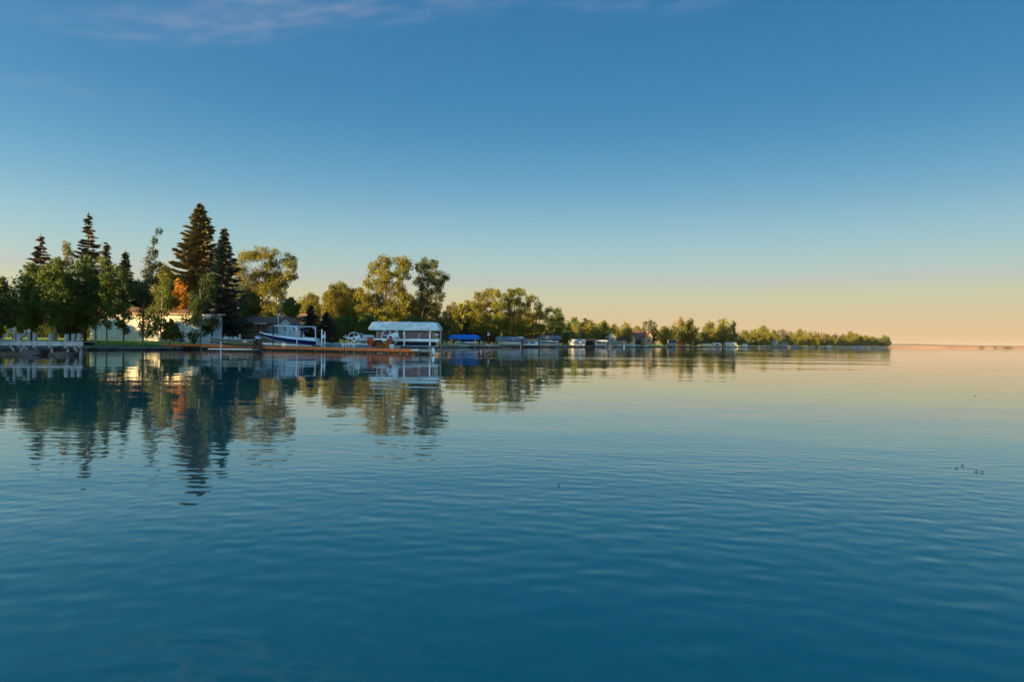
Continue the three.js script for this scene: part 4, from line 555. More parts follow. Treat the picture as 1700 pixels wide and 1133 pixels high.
  const r = rng(23); [[630.5, 0.16, 'tiny pot of orange flowers below the dock table'], [634.5, 0.2, 'small pot of orange flowers beside the dock table'], [641, 0.27, 'middle pot of orange flowers before the brown chair'], [645.5, 0.33, 'largest pot of orange flowers, right of the chairs']].forEach(([px, s, l]) => { const t = thing('flower_pot', l, 'flower pot', onDock(px, 0.28), 0, 'flower pots on the dock'); part('pot', new THREE.CylinderGeometry(s * 0.55, s * 0.38, s * 0.8, 14).translate(0, s * 0.4, 0), M.clay, t); const L = new Leaves(); for (let k = 0; k < 120; k++) { const d = dirRandom(r), p = V(d.x * s, s * 1.15 + d.y * s * 0.6, d.z * s), n = dirRandom(r), u = V(0, 1, 0).cross(n).normalize(); L.quad(p, u.clone().multiplyScalar(0.05), n.clone().cross(u).multiplyScalar(0.045), k % 4 ? [0.85, 0.30, 0.02] : [0.08, 0.13, 0.02]); } tag(part('flowers', L.geometry(), M.leaf, t), null, null, null, 'stuff'); });
  const cl = thing('cooler', 'small cream cooler box right of the flower pots', 'cooler', onDock(651, 0.35)); part('body', rbox(0.4, 0.3, 0.28, 0.03, 0, 0.15, 0), M.seat, cl); part('lid', rbox(0.42, 0.06, 0.3, 0.02, 0, 0.33, 0), M.white, cl);
  const tk = thing('tackle_box', 'grey tackle box on the dock right of the cooler', 'box', onDock(660, 0.6)); part('body', rbox(0.5, 0.28, 0.25, 0.03, 0, 0.14, 0), M.greyWall, tk); part('handle', tube([V(-0.12, 0.28, 0), V(0, 0.36, 0), V(0.12, 0.28, 0)], 0.015, 10), M.black, tk);
}
liftWheel('boat_lift_wheel', 'smaller white lift wheel beside the white runabout', 588, 562.5, 66.9, 0.6, 0.15, M.navy);
liftWheel('boat_lift_wheel', 'large white lift wheel with bright blue hub by the boat canopy', 648, 559.5, 63.5, 0.76, 0.1, M.blueDisc);
{ // white runabout on its lift
  const z = 70, px = 606, L = 4.4, t = thing('runabout', 'white runabout behind the dock chairs, bow to the left', 'boat', [X(px, z), 0.86, -z], Math.PI + 0.08);
  const R = hullRows(L, [[0.1, 0, 0.3, 0.88], [0.72, 0.14, 0.34, 0.93], [0.85, 0.3, 0.26, 0.965], [0.88, 0.33, 0.25, 0.97], [0.9, 0.5, 0.2, 1.0]]); part('bottom', hullSkin(R, 0, 1), M.greyWall, t); part('hull', hullSkin(R, 1, 2), M.gel, t); part('rub_rail', hullSkin(R, 2, 3), M.gold, t); part('topsides', hullSkin(R, 3, 4), M.gel, t); part('deck', deckSkin(R[4].filter((_, i) => i > 9), 0, -0.03), M.gel, t); part('floor', deckSkin(R[1], 0.05, -0.08), M.seat, t);
  const ws = part('windshield', skin([[V(0.5, 0.58, -0.8), V(0.85, 0.6, -0.3), V(0.85, 0.6, 0.3), V(0.5, 0.58, 0.8)], [V(0.15, 0.92, -0.7), V(0.45, 0.98, -0.3), V(0.45, 0.98, 0.3), V(0.15, 0.92, 0.7)]]), M.glass, t); part('frame', tube([V(0.15, 0.92, -0.7), V(0.45, 0.98, -0.3), V(0.45, 0.98, 0.3), V(0.15, 0.92, 0.7)], 0.02), M.alu, ws); part('cover', rbox(1.1, 0.28, 1.3, 0.12, -0.35, 0.7, 0), M.paleBlue, t); part('bow_light', cyl(0.04, 0.04, 0.2, 1.9, 0.66, 0), M.alu, t);
  const l = thing('runabout_lift', 'low white lift frame carrying the white runabout', 'boat lift', [X(px, z), 0, -z], 0.08); for (const s of [-1, 1]) { part('side_rail', beam(V(-2.2, 0.78, s * 1.05), V(2.2, 0.78, s * 1.05), 0.1), M.white, l); for (const x of [-2.0, -1.4, 0.4, 1.9]) part('leg', box(0.09, 2.0, 0.09, x, -0.25, s * 1.05), M.paintedAlu, l); part('bunk', box(3.4, 0.09, 0.12, 0, 0.86, s * 0.4), M.greyWood, l); } part('cross_beam', [beam(V(-1.3, 0.78, -1), V(-1.3, 0.78, 1), 0.09), beam(V(1.2, 0.78, -1), V(1.2, 0.78, 1), 0.09)], M.paintedAlu, l);
}
{ // pontoon boat under the white canopy
  const z = 64.6, px = 672, t = thing('pontoon_boat', 'navy panelled pontoon boat under the white canopy', 'boat', [X(px, z - 0), 1.0, -z - 1.3], 0.05), L = 6.1;
  for (const s of [-1, 1]) part('pontoon_tube', mergeGeometries([new THREE.CylinderGeometry(0.27, 0.27, L - 0.8, 16).rotateZ(Math.PI / 2), new THREE.ConeGeometry(0.27, 0.7, 16).rotateZ(Math.PI / 2).translate(-L / 2 + 0.05, 0, 0)]).translate(0, -0.05, s * 0.8), M.darkWall, t);
  part('deck', box(L, 0.16, 2.4, 0, 0.27, 0), M.white, t); for (const s of [-1, 1]) for (let k = 0; k < 4; k++) { const p = part('side_panel', box(1.2, 0.5, 0.03, -2.05 + k * 1.32, 0.66, s * 1.12), M.navy, t); part('panel_rail', [bar(V(-2.65 + k * 1.32, 0.95, s * 1.12), V(-1.45 + k * 1.32, 0.95, s * 1.12), 0.025), bar(V(-2.65 + k * 1.32, 0.36, s * 1.12), V(-2.65 + k * 1.32, 0.95, s * 1.12), 0.025), bar(V(-1.45 + k * 1.32, 0.36, s * 1.12), V(-1.45 + k * 1.32, 0.95, s * 1.12), 0.025)], M.alu, p); }
  part('mooring_cover', rbox(4.4, 0.22, 2.1, 0.1, -0.3, 0.98, 0), M.navyCloth, t); part('console', rbox(0.6, 0.6, 0.5, 0.06, 1.0, 1.2, 0.5), M.seat, t); part('bench', rbox(0.5, 0.5, 1.6, 0.08, 2.5, 0.7, 0), M.seat, t); part('bow_fin', rbox(0.4, 0.24, 0.5, 0.08, 2.85, 0.75, 0.8), M.paintedAlu, t);
  // the lift and its canopy
  const l = thing('canopied_boat_lift', 'boat lift with white fabric canopy at the dock end', 'boat lift', [X(px, z), 0, -z], 0.03), x = p => X(p, z) - X(px, z), lo = Y(px, 549, z), hi = Y(px, 534, z), W = 2.7, a = x(613), b = x(730.5);
  for (const [p, zz] of [[671.5, 0.1], [714, 0.1], [689, -W], [728, -W], [628, -W]]) part('post', box(0.14, lo + 1.4, 0.14, x(p), (lo - 1.2) / 2, zz), M.white, l); part('front_post', box(0.2, 1.0, 0.2, x(714), 0.3, 0.1), M.paintedAlu, l);
  part('side_beam', [beam(V(x(635), 1.18, 0.1), V(x(728), 1.14, 0.1), 0.13, 0.2)], M.white, l); part('rear_beam', [beam(V(x(635), 1.18, -W), V(x(728), 1.14, -W), 0.13, 0.2)], M.white, l); part('cross_beam', [beam(V(x(671), 0.72, 0.1), V(x(671), 0.72, -W), 0.14), beam(V(x(714), 0.72, 0.1), V(x(714), 0.72, -W), 0.14)], M.alu, l); for (const zz of [0.1, -W]) part('lower_rail', beam(V(x(650), 0.62, zz), V(x(730), 0.60, zz), 0.1), M.darkWall, l);
  const rows = [], N = 34, r = rng(2); for (let i = 0; i <= N; i++) { const t0 = i / N, xx = a + (b - a) * t0, end = Math.min(1, Math.min(t0, 1 - t0) / 0.06), up = lo + (hi - lo) * (0.42 + 0.58 * Math.sqrt(end)), sag = 0.014 * Math.sin(t0 * 26) + 0.008 * Math.sin(t0 * 61), sc = i % 2 ? 0.05 : 0; rows.push([V(xx, lo - 0.02 + sc, 0.32), V(xx, up - 0.22 + sag * 0.3, 0.28), V(xx, up - 0.05 + sag, -0.15), V(xx, up + sag, -W / 2), V(xx, up - 0.04 + sag, -W + 0.45), V(xx, up - 0.34, -W - 0.2), V(xx, lo + sc, -W - 0.22)]); }
  const can = part('canopy', skin(rows), M.whiteCloth, l); can.material = M.whiteCloth.clone(); can.material.side = THREE.DoubleSide;
  part('canopy_end', [skin([[V(b, lo - 0.02, 0.32), V(b, lo, -W - 0.22)], [V(b, lo + (hi - lo) * 0.42, 0.25), V(b, lo + (hi - lo) * 0.42, -W - 0.15)]]), skin([[V(a, lo, 0.32), V(a, lo, -W - 0.22)], [V(a, lo + (hi - lo) * 0.42, 0.25), V(a, lo + (hi - lo) * 0.42, -W - 0.15)]])], can.material, l);
  part('canopy_frame', [bar(V(a + 0.1, lo + 0.02, 0.26), V(b - 0.1, lo + 0.02, 0.26), 0.03), bar(V(a + 0.1, lo + 0.02, -W - 0.14), V(b - 0.1, lo + 0.02, -W - 0.14), 0.03)], M.alu, l); for (let k = 0; k < 7; k++) part('tie', new THREE.SphereGeometry(0.045, 6, 5).translate(a + 0.5 + k * (b - a - 1) / 6, lo - 0.06, 0.33), M.darkRubber, l);
}
{ const z = 90, t = thing('garden_table', 'dark wooden table with pale trestle legs before the shed', 'table', [X(383, z), 0.62, -z]); part('top', box(2.0, 0.07, 0.9, 0, 0.76, 0), M.darkWood, t); for (const s of [-1, 1]) part('trestle', [beam(V(s * 0.6, 0, 0.35), V(s * 0.6, 0.74, 0.1), 0.12), beam(V(s * 0.6, 0, -0.35), V(s * 0.6, 0.74, -0.1), 0.12)], M.white, t);
  for (const [px, l] of [[390, 'white plastic garden chair right of the dark table'], [386, 'white plastic garden chair before the dark table']]) { const zz = px === 390 ? 88.5 : 88, c = thing('garden_chair', l, 'chair', [X(px, zz), 0.55, -zz], px * 0.3, 'white garden chairs'); part('seat', rbox(0.46, 0.05, 0.45, 0.02, 0, 0.43, 0), M.white, c); part('backrest', rbox(0.46, 0.5, 0.05, 0.02, 0, 0.7, -0.22), M.white, c); for (const [sx, sz] of [[-1, -1], [1, -1], [-1, 1], [1, 1]]) part('leg', box(0.05, 0.43, 0.05, sx * 0.2, 0.215, sz * 0.19), M.white, c); for (const s of [-1, 1]) part('armrest', box(0.06, 0.04, 0.42, s * 0.23, 0.63, 0), M.white, c); }
  const k = thing('kettle_grill', 'round dark kettle grill left of the shed', 'grill', [X(363, 88), 0.55, -88]); part('bowl', new THREE.SphereGeometry(0.36, 16, 12).translate(0, 0.85, 0), M.darkWall, k); for (let i = 0; i < 3; i++) part('leg', bar(V(0, 0.7, 0), V(0.4 * Math.cos(i * 2.1), 0, 0.4 * Math.sin(i * 2.1)), 0.03), M.alu, k); part('side_pole', box(0.14, 1.1, 0.05, -0.5, 0.55, 0, 0, 0, -0.2), M.white, k); }

// ------------------------------------------------------------------ boats, lifts and houses further along the shore
function farBoat(name, label, px, z, wpx, o = {}) {           // a small motor boat on a lift or at a dock
  const L = wpx * z / F, t = thing(name, label, 'boat', [X(px, z), o.y ?? 0.25, -z], (o.flip ? 0 : Math.PI) + (o.turn ?? 0.1), o.group), k = L / 6;
  const R = hullRows(L, [[0.5 * k, 0, 0.3, 0.88], [0.95 * k, 0.3 * k, 0.4 * k, 0.95], [1.02 * k, 0.55 * k, 0.32 * k, 0.98], [1.0 * k, 0.85 * k, 0.25 * k, 1]], 12);
  part('bottom', hullSkin(R, 0, 1), o.low ?? M.gel, t); part('band', hullSkin(R, 1, 2), o.band ?? M.navy, t); part('topsides', hullSkin(R, 2, 3), M.gel, t); part('deck', deckSkin(R[3], 0, -0.02), o.deck ?? M.gel, t);
  if (o.cover) part('cover', rbox(L * 0.62, 0.5 * k, 1.7 * k, 0.2 * k, -L * 0.08, 1.0 * k, 0), o.cover, t); else { part('windshield', box(0.06, 0.45 * k, 1.5 * k, 0.4 * k, 1.1 * k, 0, 0, 0, 0.5), M.glassDark, t); part('seat', rbox(0.6 * k, 0.5 * k, 1.4 * k, 0.08, -1.2 * k, 0.95 * k, 0), M.seat, t); }
  if (o.motor) outboard(t, -L / 2 - 0.15, 0.9 * k, M.black, M.black, 1.1 * k);
  return t;
}
function farLift(label, pxa, pxb, top, bottom, z, cloth, o = {}) { // a lift with a fabric canopy
  const a = X(pxa, z), b = X(pxb, z), L = b - a, t = thing('canopied_boat_lift', label, 'boat lift', [(a + b) / 2, 0, -z], o.turn ?? 0, o.group), mid = (pxa + pxb) / 2, hi = Y(mid, top, z), lo = Y(mid, bottom, z), W = 2.8;
  const rows = []; for (let i = 0; i <= 16; i++) { const u = i / 16, x = -L / 2 + L * u, e = Math.min(1, Math.min(u, 1 - u) / (o.round ?? 0.05)), up = lo + (hi - lo) * ((o.end ?? 0.6) + (1 - (o.end ?? 0.6)) * Math.sqrt(e)), sc = i % 2 ? 0.03 : 0; rows.push([V(x, lo + sc, W / 2), V(x, up - 0.25 * (hi - lo), W / 2), V(x, up - 0.03, W / 4), V(x, up, 0), V(x, up - 0.03, -W / 4), V(x, up - 0.25 * (hi - lo), -W / 2), V(x, lo + sc, -W / 2)]); }
  part('canopy', skin(rows), cloth, t); part('canopy_end', [-1, 1].map(s => skin([[V(s * L / 2, lo, W / 2), V(s * L / 2, lo, -W / 2)], [V(s * L / 2, lo + (hi - lo) * 0.6, W / 2), V(s * L / 2, lo + (hi - lo) * 0.6, -W / 2)]])), cloth, t);
  for (const sx of [-0.36, 0.36]) for (const sz of [-1, 1]) part('post', box(0.14, lo + 1.3, 0.14, sx * L, (lo - 0.9) / 2, sz * W * 0.46), M.paintedAlu, t);
  for (const sz of [-1, 1]) part('rail', beam(V(-L * 0.42, o.rail ?? 0.75, sz * W * 0.46), V(L * 0.42, o.rail ?? 0.75, sz * W * 0.46), 0.14), M.paintedAlu, t);
  return t;
}
mat('shadedWhiteCloth', 0xaab4b8, 0.8, { map: plasterTex });  // white canopy cloth greyed so that it reads as shaded
for (const m of ['shadedWhiteCloth', 'blueCloth', 'greyCloth', 'whiteCloth', 'tealCloth']) M[m].side = THREE.DoubleSide;
function farDock(label, pxa, za, pxb, zb, m = M.greyWood, o = {}) {
  const A = V(X(pxa, za), 0, -za), B = V(X(pxb, zb), 0, -zb), d = B.clone().sub(A), L = d.length(), t = thing('wooden_dock', label, 'dock', [A.x, 0, A.z], Math.atan2(-d.z, d.x), o.group), y = o.y ?? 0.5, n = Math.max(2, Math.round(L / 3));
  for (let k = 0; k < n; k++) part('deck_section', box(L / n - 0.03, 0.16, 1.6, (k + 0.5) * L / n, y + 0.005 * (k % 2), 0), (o.mix ?? [m])[k % (o.mix ?? [m]).length], t);
  for (let x = 0.4; x < L; x += 2.6) for (const s of [-0.65, 0.65]) part('leg', bar(V(x, -1, s), V(x, y, s), 0.06), M.darkWall, t);
  return t;
}
// blue canopy and its neighbours
farLift('boat lift with a bright blue rounded canopy', 743, 797, 556, 564, 150, M.blueCloth, { round: 0.09, end: 0.4, rail: 0.7 });
farBoat('lift_boat', 'white boat with navy cover under the bright blue canopy', 773, 149, 36, { y: 0.55, cover: M.navyCloth });
farDock('low dock of mixed boards before the blue canopy', 735, 142, 835, 152, M.greyWood, { mix: [M.greyWood, M.white, M.greyWood, M.stainedWood, M.weatheredWood, M.greyWall], y: 0.42 });
farDock('narrow gangway sloping down beside the blue canopy', 796, 151, 826, 147, M.paintedAlu, { y: 0.55 });
solo('gangway_rail', beam(V(X(797, 149), 1.5, -149), V(X(812, 149), 0.6, -149), 0.3, 0.12), M.deckBlue, 'pale sloping ramp at the right end of the blue canopy', 'ramp');
for (const [px, l] of [[749, 'orange tinted mooring post left under the blue canopy'], [738, 'grey mooring post between the dock end and the blue canopy']]) { const t = thing('mooring_post', l, 'post', [X(px, 146), 0, -146]); part('post', box(0.24, 2.6, 0.24, 0, 0.2, 0), px === 749 ? M.tan : M.greyWood, t); part('cap', box(0.3, 0.06, 0.3, 0, 1.53, 0), M.fascia, t); }
{ const z = 155, px = 811, t = thing('marker_pole', 'brown pole topped with a red and white birdhouse', 'pole', [X(px, z), 0.3, -z]); part('pole', cyl(0.11, 0.09, Y(px, 556, z) - 0.3, 0, 0, 0, 8), M.rustRed, t); const b = part('house', box(0.5, 0.75, 0.45, 0, Y(px, 554.5, z) - 0.3, 0), M.white, t); part('roof', new THREE.ConeGeometry(0.5, 0.45, 4).rotateY(0.78).translate(0, Y(px, 551, z) - 0.25, 0), M.rustRed, b); part('band', box(0.52, 0.22, 0.47, 0, Y(px, 554, z) - 0.3, 0), M.rustRed, b); }
farLift('long lift with a slate grey canopy, left of two', 823, 871, 559, 567, 168, M.greyCloth, { rail: 0.95, round: 0.02, end: 0.85 });
farBoat('pontoon_boat', 'low white pontoon hull under the left slate canopy', 845, 168, 40, { y: 0.5, band: M.gel, deck: M.seat });
{ const z = 166, t = thing('dark_piling', 'black piling between the slate canopy and the white houseboat', 'post', [X(867, z), 0, -z]); part('piling', cyl(0.24, 0.22, 2.6, 0, -0.8, 0, 10), M.black, t); part('cap', cyl(0.27, 0.2, 0.12, 0, 1.8, 0, 10), M.darkWall, t); }
{ const z = 172, px = 880, t = thing('pontoon_boat', 'white pontoon boat with teal window strips and outboard', 'boat', [X(px, z), 0.2, -z]), L = 3.9; part('float', [-0.8, 0.8].map(s => new THREE.CylinderGeometry(0.25, 0.25, L, 10).rotateZ(Math.PI / 2).translate(0, 0.1, s)), M.darkWall, t); part('deck', box(L, 0.14, 2.3, 0, 0.42, 0), M.gel, t); for (const s of [-1, 1]) part('side_panel', box(L, 0.7, 0.04, 0, 0.85, s * 1.1), M.white, t); for (const x of [-1.1, 0.5]) part('window', box(1.2, 0.3, 0.05, x, 1.0, 1.14), M.tealCloth, t); part('roof', box(L * 0.95, 0.1, 2.2, 0, 2.0, 0), M.tan, t); for (const x of [-1.6, 1.6]) for (const s of [-1, 1]) part('roof_post', bar(V(x, 0.5, s), V(x, 2, s), 0.035), M.alu, t); part('curtain', box(L * 0.9, 0.75, 0.04, 0, 1.62, -1.0), M.fascia, t); outboard(t, L / 2 + 0.2, 0.9, M.black, M.black, 1.2); }
farLift('lift with a slate grey canopy, right of two', 892, 931, 557, 564, 186, M.greyCloth, { rail: 0.9, round: 0.02, end: 0.8 });
farBoat('lift_boat', 'cream boat with teal stripe under the right slate canopy', 905, 186, 40, { y: 0.9, band: M.tealCloth, deck: M.fascia, motor: true });
farBoat('moored_boat', 'white boat with gold stripe floating below the right slate canopy', 902, 180, 18, { y: 0.1, band: M.gold });
{ const t = farBoat('covered_boat', 'small boat under a teal tarpaulin beside the right slate canopy', 920, 182, 16, { y: 0.15, cover: M.tealCloth }); void t; }
farDock('grey dock before the right slate canopy', 892, 178, 938, 184, M.greyWood);
farDock('dark dock with posts left of the white canopy', 930, 190, 946, 188, M.darkWood, { y: 0.8 });
farLift('lift with a broad white canopy left of the black boathouse', 944, 972, 563.5, 570, 214, M.shadedWhiteCloth, { rail: 0.6, round: 0.03, end: 0.75 });
farBoat('lift_boat', 'dark boat with white stripe under the broad white canopy', 958, 214, 24, { y: 0.35, low: M.navy, band: M.gel, deck: M.darkWall });
{ const z = 220, t = thing('black_boathouse', 'black boathouse with open front between two white canopies', 'boathouse', [X(979, z), 0.1, -z]), w = 2.9; for (const s of [-1, 1]) part('side_wall', box(0.15, 2.5, 3, s * w / 2, 1.25, 0), M.darkWall, t); part('back_wall', box(w, 2.5, 0.15, 0, 1.25, -1.45), M.darkWall, t); part('roof', box(w + 0.5, 0.16, 3.6, 0, 2.6, 0), M.black, t); part('lintel', box(w, 0.5, 0.12, 0, 2.2, 1.5), M.black, t); part('floor', box(w, 0.12, 3, 0, 0.3, 0), M.darkWood, t); }
farLift('lift with a thin pale canopy right of the black boathouse', 986, 1008, 564.5, 567.5, 226, M.shadedWhiteCloth, { rail: 0.8 });
farBoat('lift_boat', 'white boat under the thin pale canopy', 995, 226, 20, { y: 0.7, band: M.tealCloth });
{ const spots = [[1004, 232, 12, 'rustRed', 'reddish covered boat right of the thin pale canopy'], [1013, 236, 11, 'gold', 'small tan boat before the grey shed'], [1026, 246, 12, 'navy', 'white boat right of the grey shed'], [1037, 252, 9, 'navy', 'small boat behind the white marker buoy'], [1048, 262, 12, 'tealCloth', 'boat with teal stripe left of the tan cottage'], [1058, 268, 11, 'navy', 'white cruiser before the tan cottage'], [1068, 274, 9, 'greyCloth', 'small grey covered boat before the tan cottage'], [1077, 280, 11, 'gel', 'all white boat at the right end of the tan cottage'], [1104, 296, 10, 'gold', 'tan skiff left of the orange float house'], [1159, 342, 9, 'navy', 'white cabin boat right of the long yellow dock'], [1176, 350, 12, 'gold', 'golden lit boat with awning on the middle shore'], [1191, 362, 12, 'rustRed', 'golden roofed boat left of the pale boathouse'], [1206, 372, 10, 'tealCloth', 'low boat before the far twin trees'], [1240, 412, 14, 'navy', 'white boat shed shaped hull right of the pale boathouse']];
  spots.forEach(([px, z, w, m, l], i) => farBoat('moored_boat', l, px, z, w, { y: 0.15 + 0.35 * hash2(i, 2, 2), band: M[m], cover: i % 3 === 0 ? M[m] : undefined, flip: i % 2, turn: 0.3 * (hash2(i, 4, 4) - 0.5), group: 'boats along the middle shore' })); }
{ const z = 246, px = 1036, t = thing('marker_buoy', 'white marker buoy standing in the water off the grey shed', 'buoy', [X(px, z), 0, -z]); part('float', cyl(0.3, 0.28, 0.35, 0, -0.15, 0, 12), M.white, t); part('mast', cyl(0.2, 0.16, 1.0, 0, 0.15, 0, 12), M.white, t); part('cap', new THREE.SphereGeometry(0.17, 10, 8).translate(0, 1.18, 0), M.white, t); }
for (const [px, top, z, l] of [[962, 541, 236, 'tall pale utility pole in front of the golden trees'], [1015, 549, 250, 'leaning pole beside the grey shed']]) { const x = X(px, z), t = thing('utility_pole', l, 'pole', [x, 0.5, -z], 0); part('pole', bar(V(0, -0.4, 0), V(px === 1015 ? 0.35 : 0, Y(px, top, z) - 0.5, 0), 0.17, 0.13, 8), M.paleBark, t); part('crossarm', box(1.4, 0.12, 0.12, px === 1015 ? 0.3 : 0, Y(px, top, z) - 1.1, 0), M.greyWood, t); }
function farHouse(name, label, px, z, wpx, wallY, ridgeY, wallM, roofM, o = {}) {
  const x0 = X(px, z), base = 0.7, W = wpx * z / F, D = o.depth ?? 6, he = Y(px, wallY, z) - base, hr = Y(px, ridgeY, z) - base, t = thing(name, label, 'house', [x0, base, -z], o.turn ?? 0, o.group);
  if (o.gableFront) { const g = extrude([[-W / 2, -0.3], [W / 2, -0.3], [W / 2, he], [0, hr], [-W / 2, he]], D); g.translate(0, 0, -D); part('wall', g, wallM, t); const a = Math.atan2(hr - he, W / 2), l = Math.hypot(W / 2, hr - he) + 0.4; part('roof', [-1, 1].map(s => box(l, 0.16, D + 0.6, s * W / 4 * 1.06, (he + hr) / 2 + 0.06, -D / 2, 0, 0, -s * a)), roofM, t); }
  else { const g = extrude([[0, -0.3], [0, he], [-D / 2, hr], [-D, he], [-D, -0.3]], W); g.rotateY(Math.PI / 2).translate(-W / 2, 0, 0); const q = extrude([[-D, -0.3], [0, -0.3], [0, he], [-D / 2, hr], [-D, he]], W).rotateY(-Math.PI / 2).translate(W / 2, 0, 0); part('wall', q, wallM, t); q.rotateY(0); void g; const a = Math.atan2(hr - he, D / 2), l = Math.hypot(D / 2, hr - he) + 0.4; part('roof', [box(W + 0.6, 0.16, l, 0, (he + hr) / 2 + 0.06, -D / 4 + 0.1, a), box(W + 0.6, 0.16, l, 0, (he + hr) / 2 + 0.06, -D * 0.75 - 0.1, -a)], roofM, t); }
  const n = o.windows ?? 3; for (let k = 0; k < n; k++) { const w = part('window', box(W / n * 0.55, he * 0.34, 0.08, -W / 2 + (k + 0.5) * W / n, he * (o.wy ?? 0.6), 0.05), M.fascia, t); part('pane', box(W / n * 0.55 - 0.2, he * 0.34 - 0.2, 0.06, -W / 2 + (k + 0.5) * W / n, he * (o.wy ?? 0.6), 0.08), M.glassDark, w); }
  return t;
}
{ const t = farHouse('tan_cottage', 'two storey tan cottage with balcony and golden roofs', 1066, 290, 30, 557, 549, M.greyWall, M.roofTan, { windows: 5, wy: 0.75, depth: 8, turn: 0.25 }), W = 30 * 290 / F; part('balcony', [box(W, 0.12, 1.5, 0, 2.5, 0.8), box(W, 0.08, 0.06, 0, 3.4, 1.5)], M.darkWood, t); part('lower_opening', box(W * 0.8, 1.6, 0.1, 0, 1.2, 0.06), M.glassDark, t);
  farHouse('tan_cottage_wing', 'pale gabled wing at the left of the tan cottage', 1047, 287, 15, 560, 551, M.cream, M.roofTan, { gableFront: true, windows: 1, turn: 0.25 }); farHouse('tan_cottage_wing', 'gabled front wing with golden roof at the right of the tan cottage', 1077, 286, 13, 560, 550, M.tan, M.roofTan, { gableFront: true, windows: 1, turn: 0.25 }); }
farHouse('grey_shed', 'grey weathered shed beside the leaning pole', 1016, 254, 14, 561, 555, M.greyWall, M.greyCloth, { gableFront: true, windows: 1 });
farHouse('grey_shed', 'long low brownish shed left of the tan cottage', 1030, 270, 20, 565, 562, M.tan, M.darkWall, { windows: 3 });
farHouse('green_boathouse', 'small grey green boathouse on the middle shore', 1117, 304, 10, 569, 564, M.greyWall, M.darkWall, { windows: 1 });
farHouse('pale_boathouse', 'pale square boathouse below the far twin trees', 1213, 376, 18, 571, 569, M.seat, M.fascia, { windows: 2 });
farHouse('white_boathouse', 'low white boathouse right of the pale one', 1234, 404, 13, 573, 571.5, M.white, M.white, { windows: 1 });
farHouse('lake_house', 'pale lake house with steep roof half way along the point', 1286, 480, 9, 569, 564, M.greyWall, M.greyCloth, { gableFront: true, windows: 2 });
farHouse('lake_house', 'wide low lake house right of the steep roofed one', 1301, 494, 14, 570, 566, M.greyWall, M.roofTan, { windows: 4 });
{ const t = thing('float_house', 'tiny orange sunlit shed on a float on the middle shore', 'shed', [X(1127, 322), 0.3, -322]); part('wall', box(1.6, 1.9, 1.6, 0, 0.95, 0), M.stainedWood, t); part('roof', new THREE.ConeGeometry(1.5, 0.7, 4).rotateY(0.78).translate(0, 2.2, 0), M.roofTan, t); part('float', box(2.4, 0.2, 2.2, 0, 0, 0), M.greyWood, t); }
farHouse('small_cabin', 'small grey cabin right of the orange float shed', 1134, 326, 6, 572, 570, M.greyWall, M.roofBrown, { windows: 1 });
farDock('long yellow lit dock on the middle shore', 1127, 316, 1152, 326, M.tan, { y: 0.6 });
{ const z = 327, t = thing('mooring_post', 'tall golden post at the end of the long yellow dock', 'post', [X(1150, z), 0, -z]); part('post', box(0.5, 3.2, 0.5, 0, 0.6, 0), M.tan, t); part('cap', box(0.6, 0.12, 0.6, 0, 2.25, 0), M.fascia, t); }
farLift('lift with golden awning on the middle shore, left of two', 1164, 1180, 571, 573, 352, M.whiteCloth, { rail: 0.5 }); farLift('lift with golden awning on the middle shore, right of two', 1183, 1195, 569.5, 571.5, 360, M.whiteCloth, { rail: 0.5 });
farDock('dock below the tan cottage', 1040, 262, 1085, 284, M.greyWood); farDock('dock running before the broad white canopy', 944, 208, 1010, 228, M.greyWood); farDock('low dock left of the orange float shed', 1096, 290, 1118, 302, M.weatheredWood);
{ const r = rng(99), ord = ['first', 'second', 'third', 'fourth', 'fifth', 'sixth', 'seventh', 'eighth', 'ninth', 'tenth', 'eleventh', 'twelfth', 'thirteenth', 'fourteenth', 'fifteenth', 'sixteenth', 'seventeenth', 'eighteenth', 'nineteenth']; let nl = 0, nb = 0; for (let k = 0; k < 26; k++) { const px = 1248 + k * 8.6 + 4 * r(), z = 425 + (px - 1236) * 1.42; if (k % 3 === 2) farLift(`canopied boat lift in the row along the point, ${ord[nl++]} from the left`, px - 4.5, px + 5, 573.6 + 0.004 * (px - 1250), 575.2 + 0.004 * (px - 1250), z, [M.whiteCloth, M.greyCloth, M.blueCloth][k % 4 === 0 ? 2 : k % 2], { rail: 0.8, group: 'boat lifts along the point' }); else farBoat('moored_boat', `small pale boat in the row along the point, ${ord[nb++]} from the left`, px, z, 6 + 4 * r(), { y: 0.3 + 0.6 * r(), band: [M.navy, M.tealCloth, M.greyCloth, M.gel][k % 4], flip: k % 2, cover: k % 2 ? M.paleBlue : undefined, group: 'boats along the point' }); } }
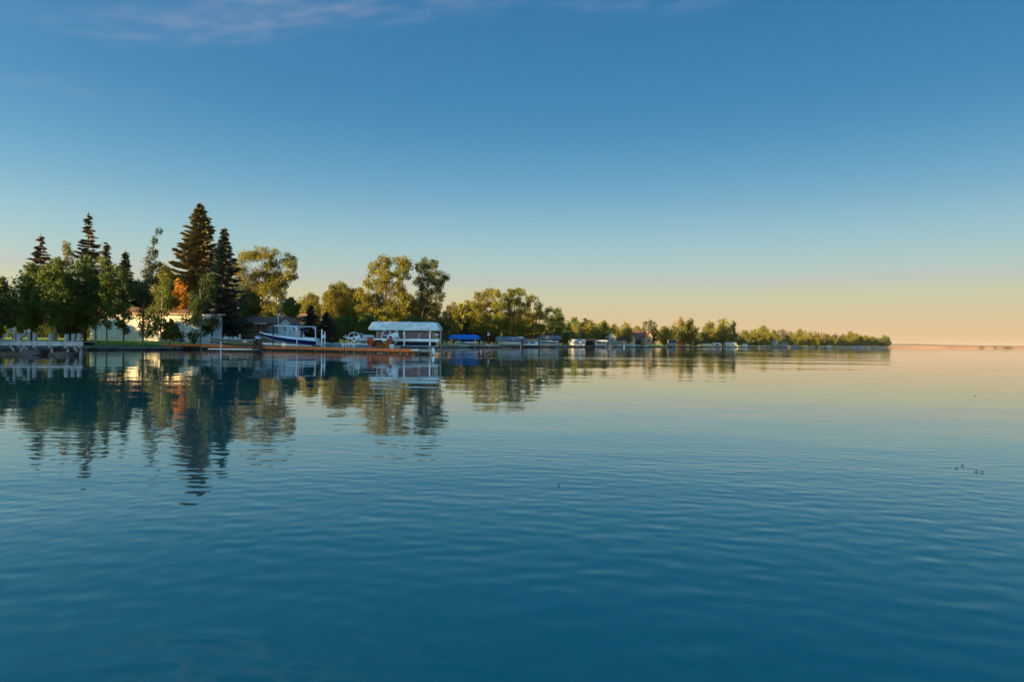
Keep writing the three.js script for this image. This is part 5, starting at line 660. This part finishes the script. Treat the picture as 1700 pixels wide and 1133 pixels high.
// ------------------------------------------------------------------ small things on the water and in the air
{
  const r = rng(12), bit = (label, px, py, len, turn) => { const z = EYE * F / (py - 570.5 - 0.01 * (px - 850)), t = thing('floating_debris', label, 'debris', [X(px, z), 0.0, -z], turn, 'bits of weed afloat'), L = len * z / F; part('stem', [tube([V(-L / 2, 0.004, 0), V(-L * 0.1, 0.012, 0.006), V(L / 2, 0.006, -0.004)], 0.0022, 8, 5)], M.weed, t); part('leaf', new THREE.SphereGeometry(1, 8, 6).scale(L * 0.5, 0.0035, 0.011).translate(L * 0.12, 0.007, 0.004), M.weed, t); };
  bit('dark weed bit, leftmost of the cluster near the right edge', 1588, 778, 5, 0.3); bit('tiny weed bit above the cluster near the right edge', 1598, 774, 4, 1); bit('longest dark weed bit of the cluster near the right edge', 1621, 784, 8, 0.15); bit('dark weed bit, rightmost of the cluster near the right edge', 1631, 785, 5, -0.2); bit('single dark weed bit afloat right of the middle', 929, 807, 5, 0.5); bit('tiny weed bit high up near the right edge', 1618, 658, 4, 0.2);
  const bird = (label, px, py, z, span, roll, m) => { const t = thing('bird', label, 'bird', [X(px, z), Y(px, py, z), -z], 0.6); t.rotation.z = roll; part('body', new THREE.SphereGeometry(1, 10, 8).scale(span * 0.22, span * 0.06, span * 0.06), m, t); for (const s of [-1, 1]) part('wing', skin([[V(0.12 * span, 0, 0), V(-0.06 * span, 0, 0)], [V(0.10 * span, span * 0.12, s * span * 0.26), V(-0.05 * span, span * 0.12, s * span * 0.26)], [V(-0.02 * span, span * 0.06, s * span * 0.52), V(-0.06 * span, span * 0.06, s * span * 0.52)]]), m, t); part('tail', skin([[V(-0.2 * span, 0, 0.02 * span), V(-0.2 * span, 0, -0.02 * span)], [V(-0.32 * span, 0, 0.06 * span), V(-0.32 * span, 0, -0.06 * span)]]), m, t); };
  M.bird.side = M.gull.side = THREE.DoubleSide; bird('small dark bird flying high over the left shore', 324, 162, 120, 0.55, -0.6, M.bird); bird('small pale bird flying low over the far water', 1469, 533, 260, 1.0, 0.5, M.gull);
}

scene.fog = new THREE.FogExp2(0xe8d8c8, 0.00003);   // a little evening haze
shade(scene);
renderer.render(scene, camera);
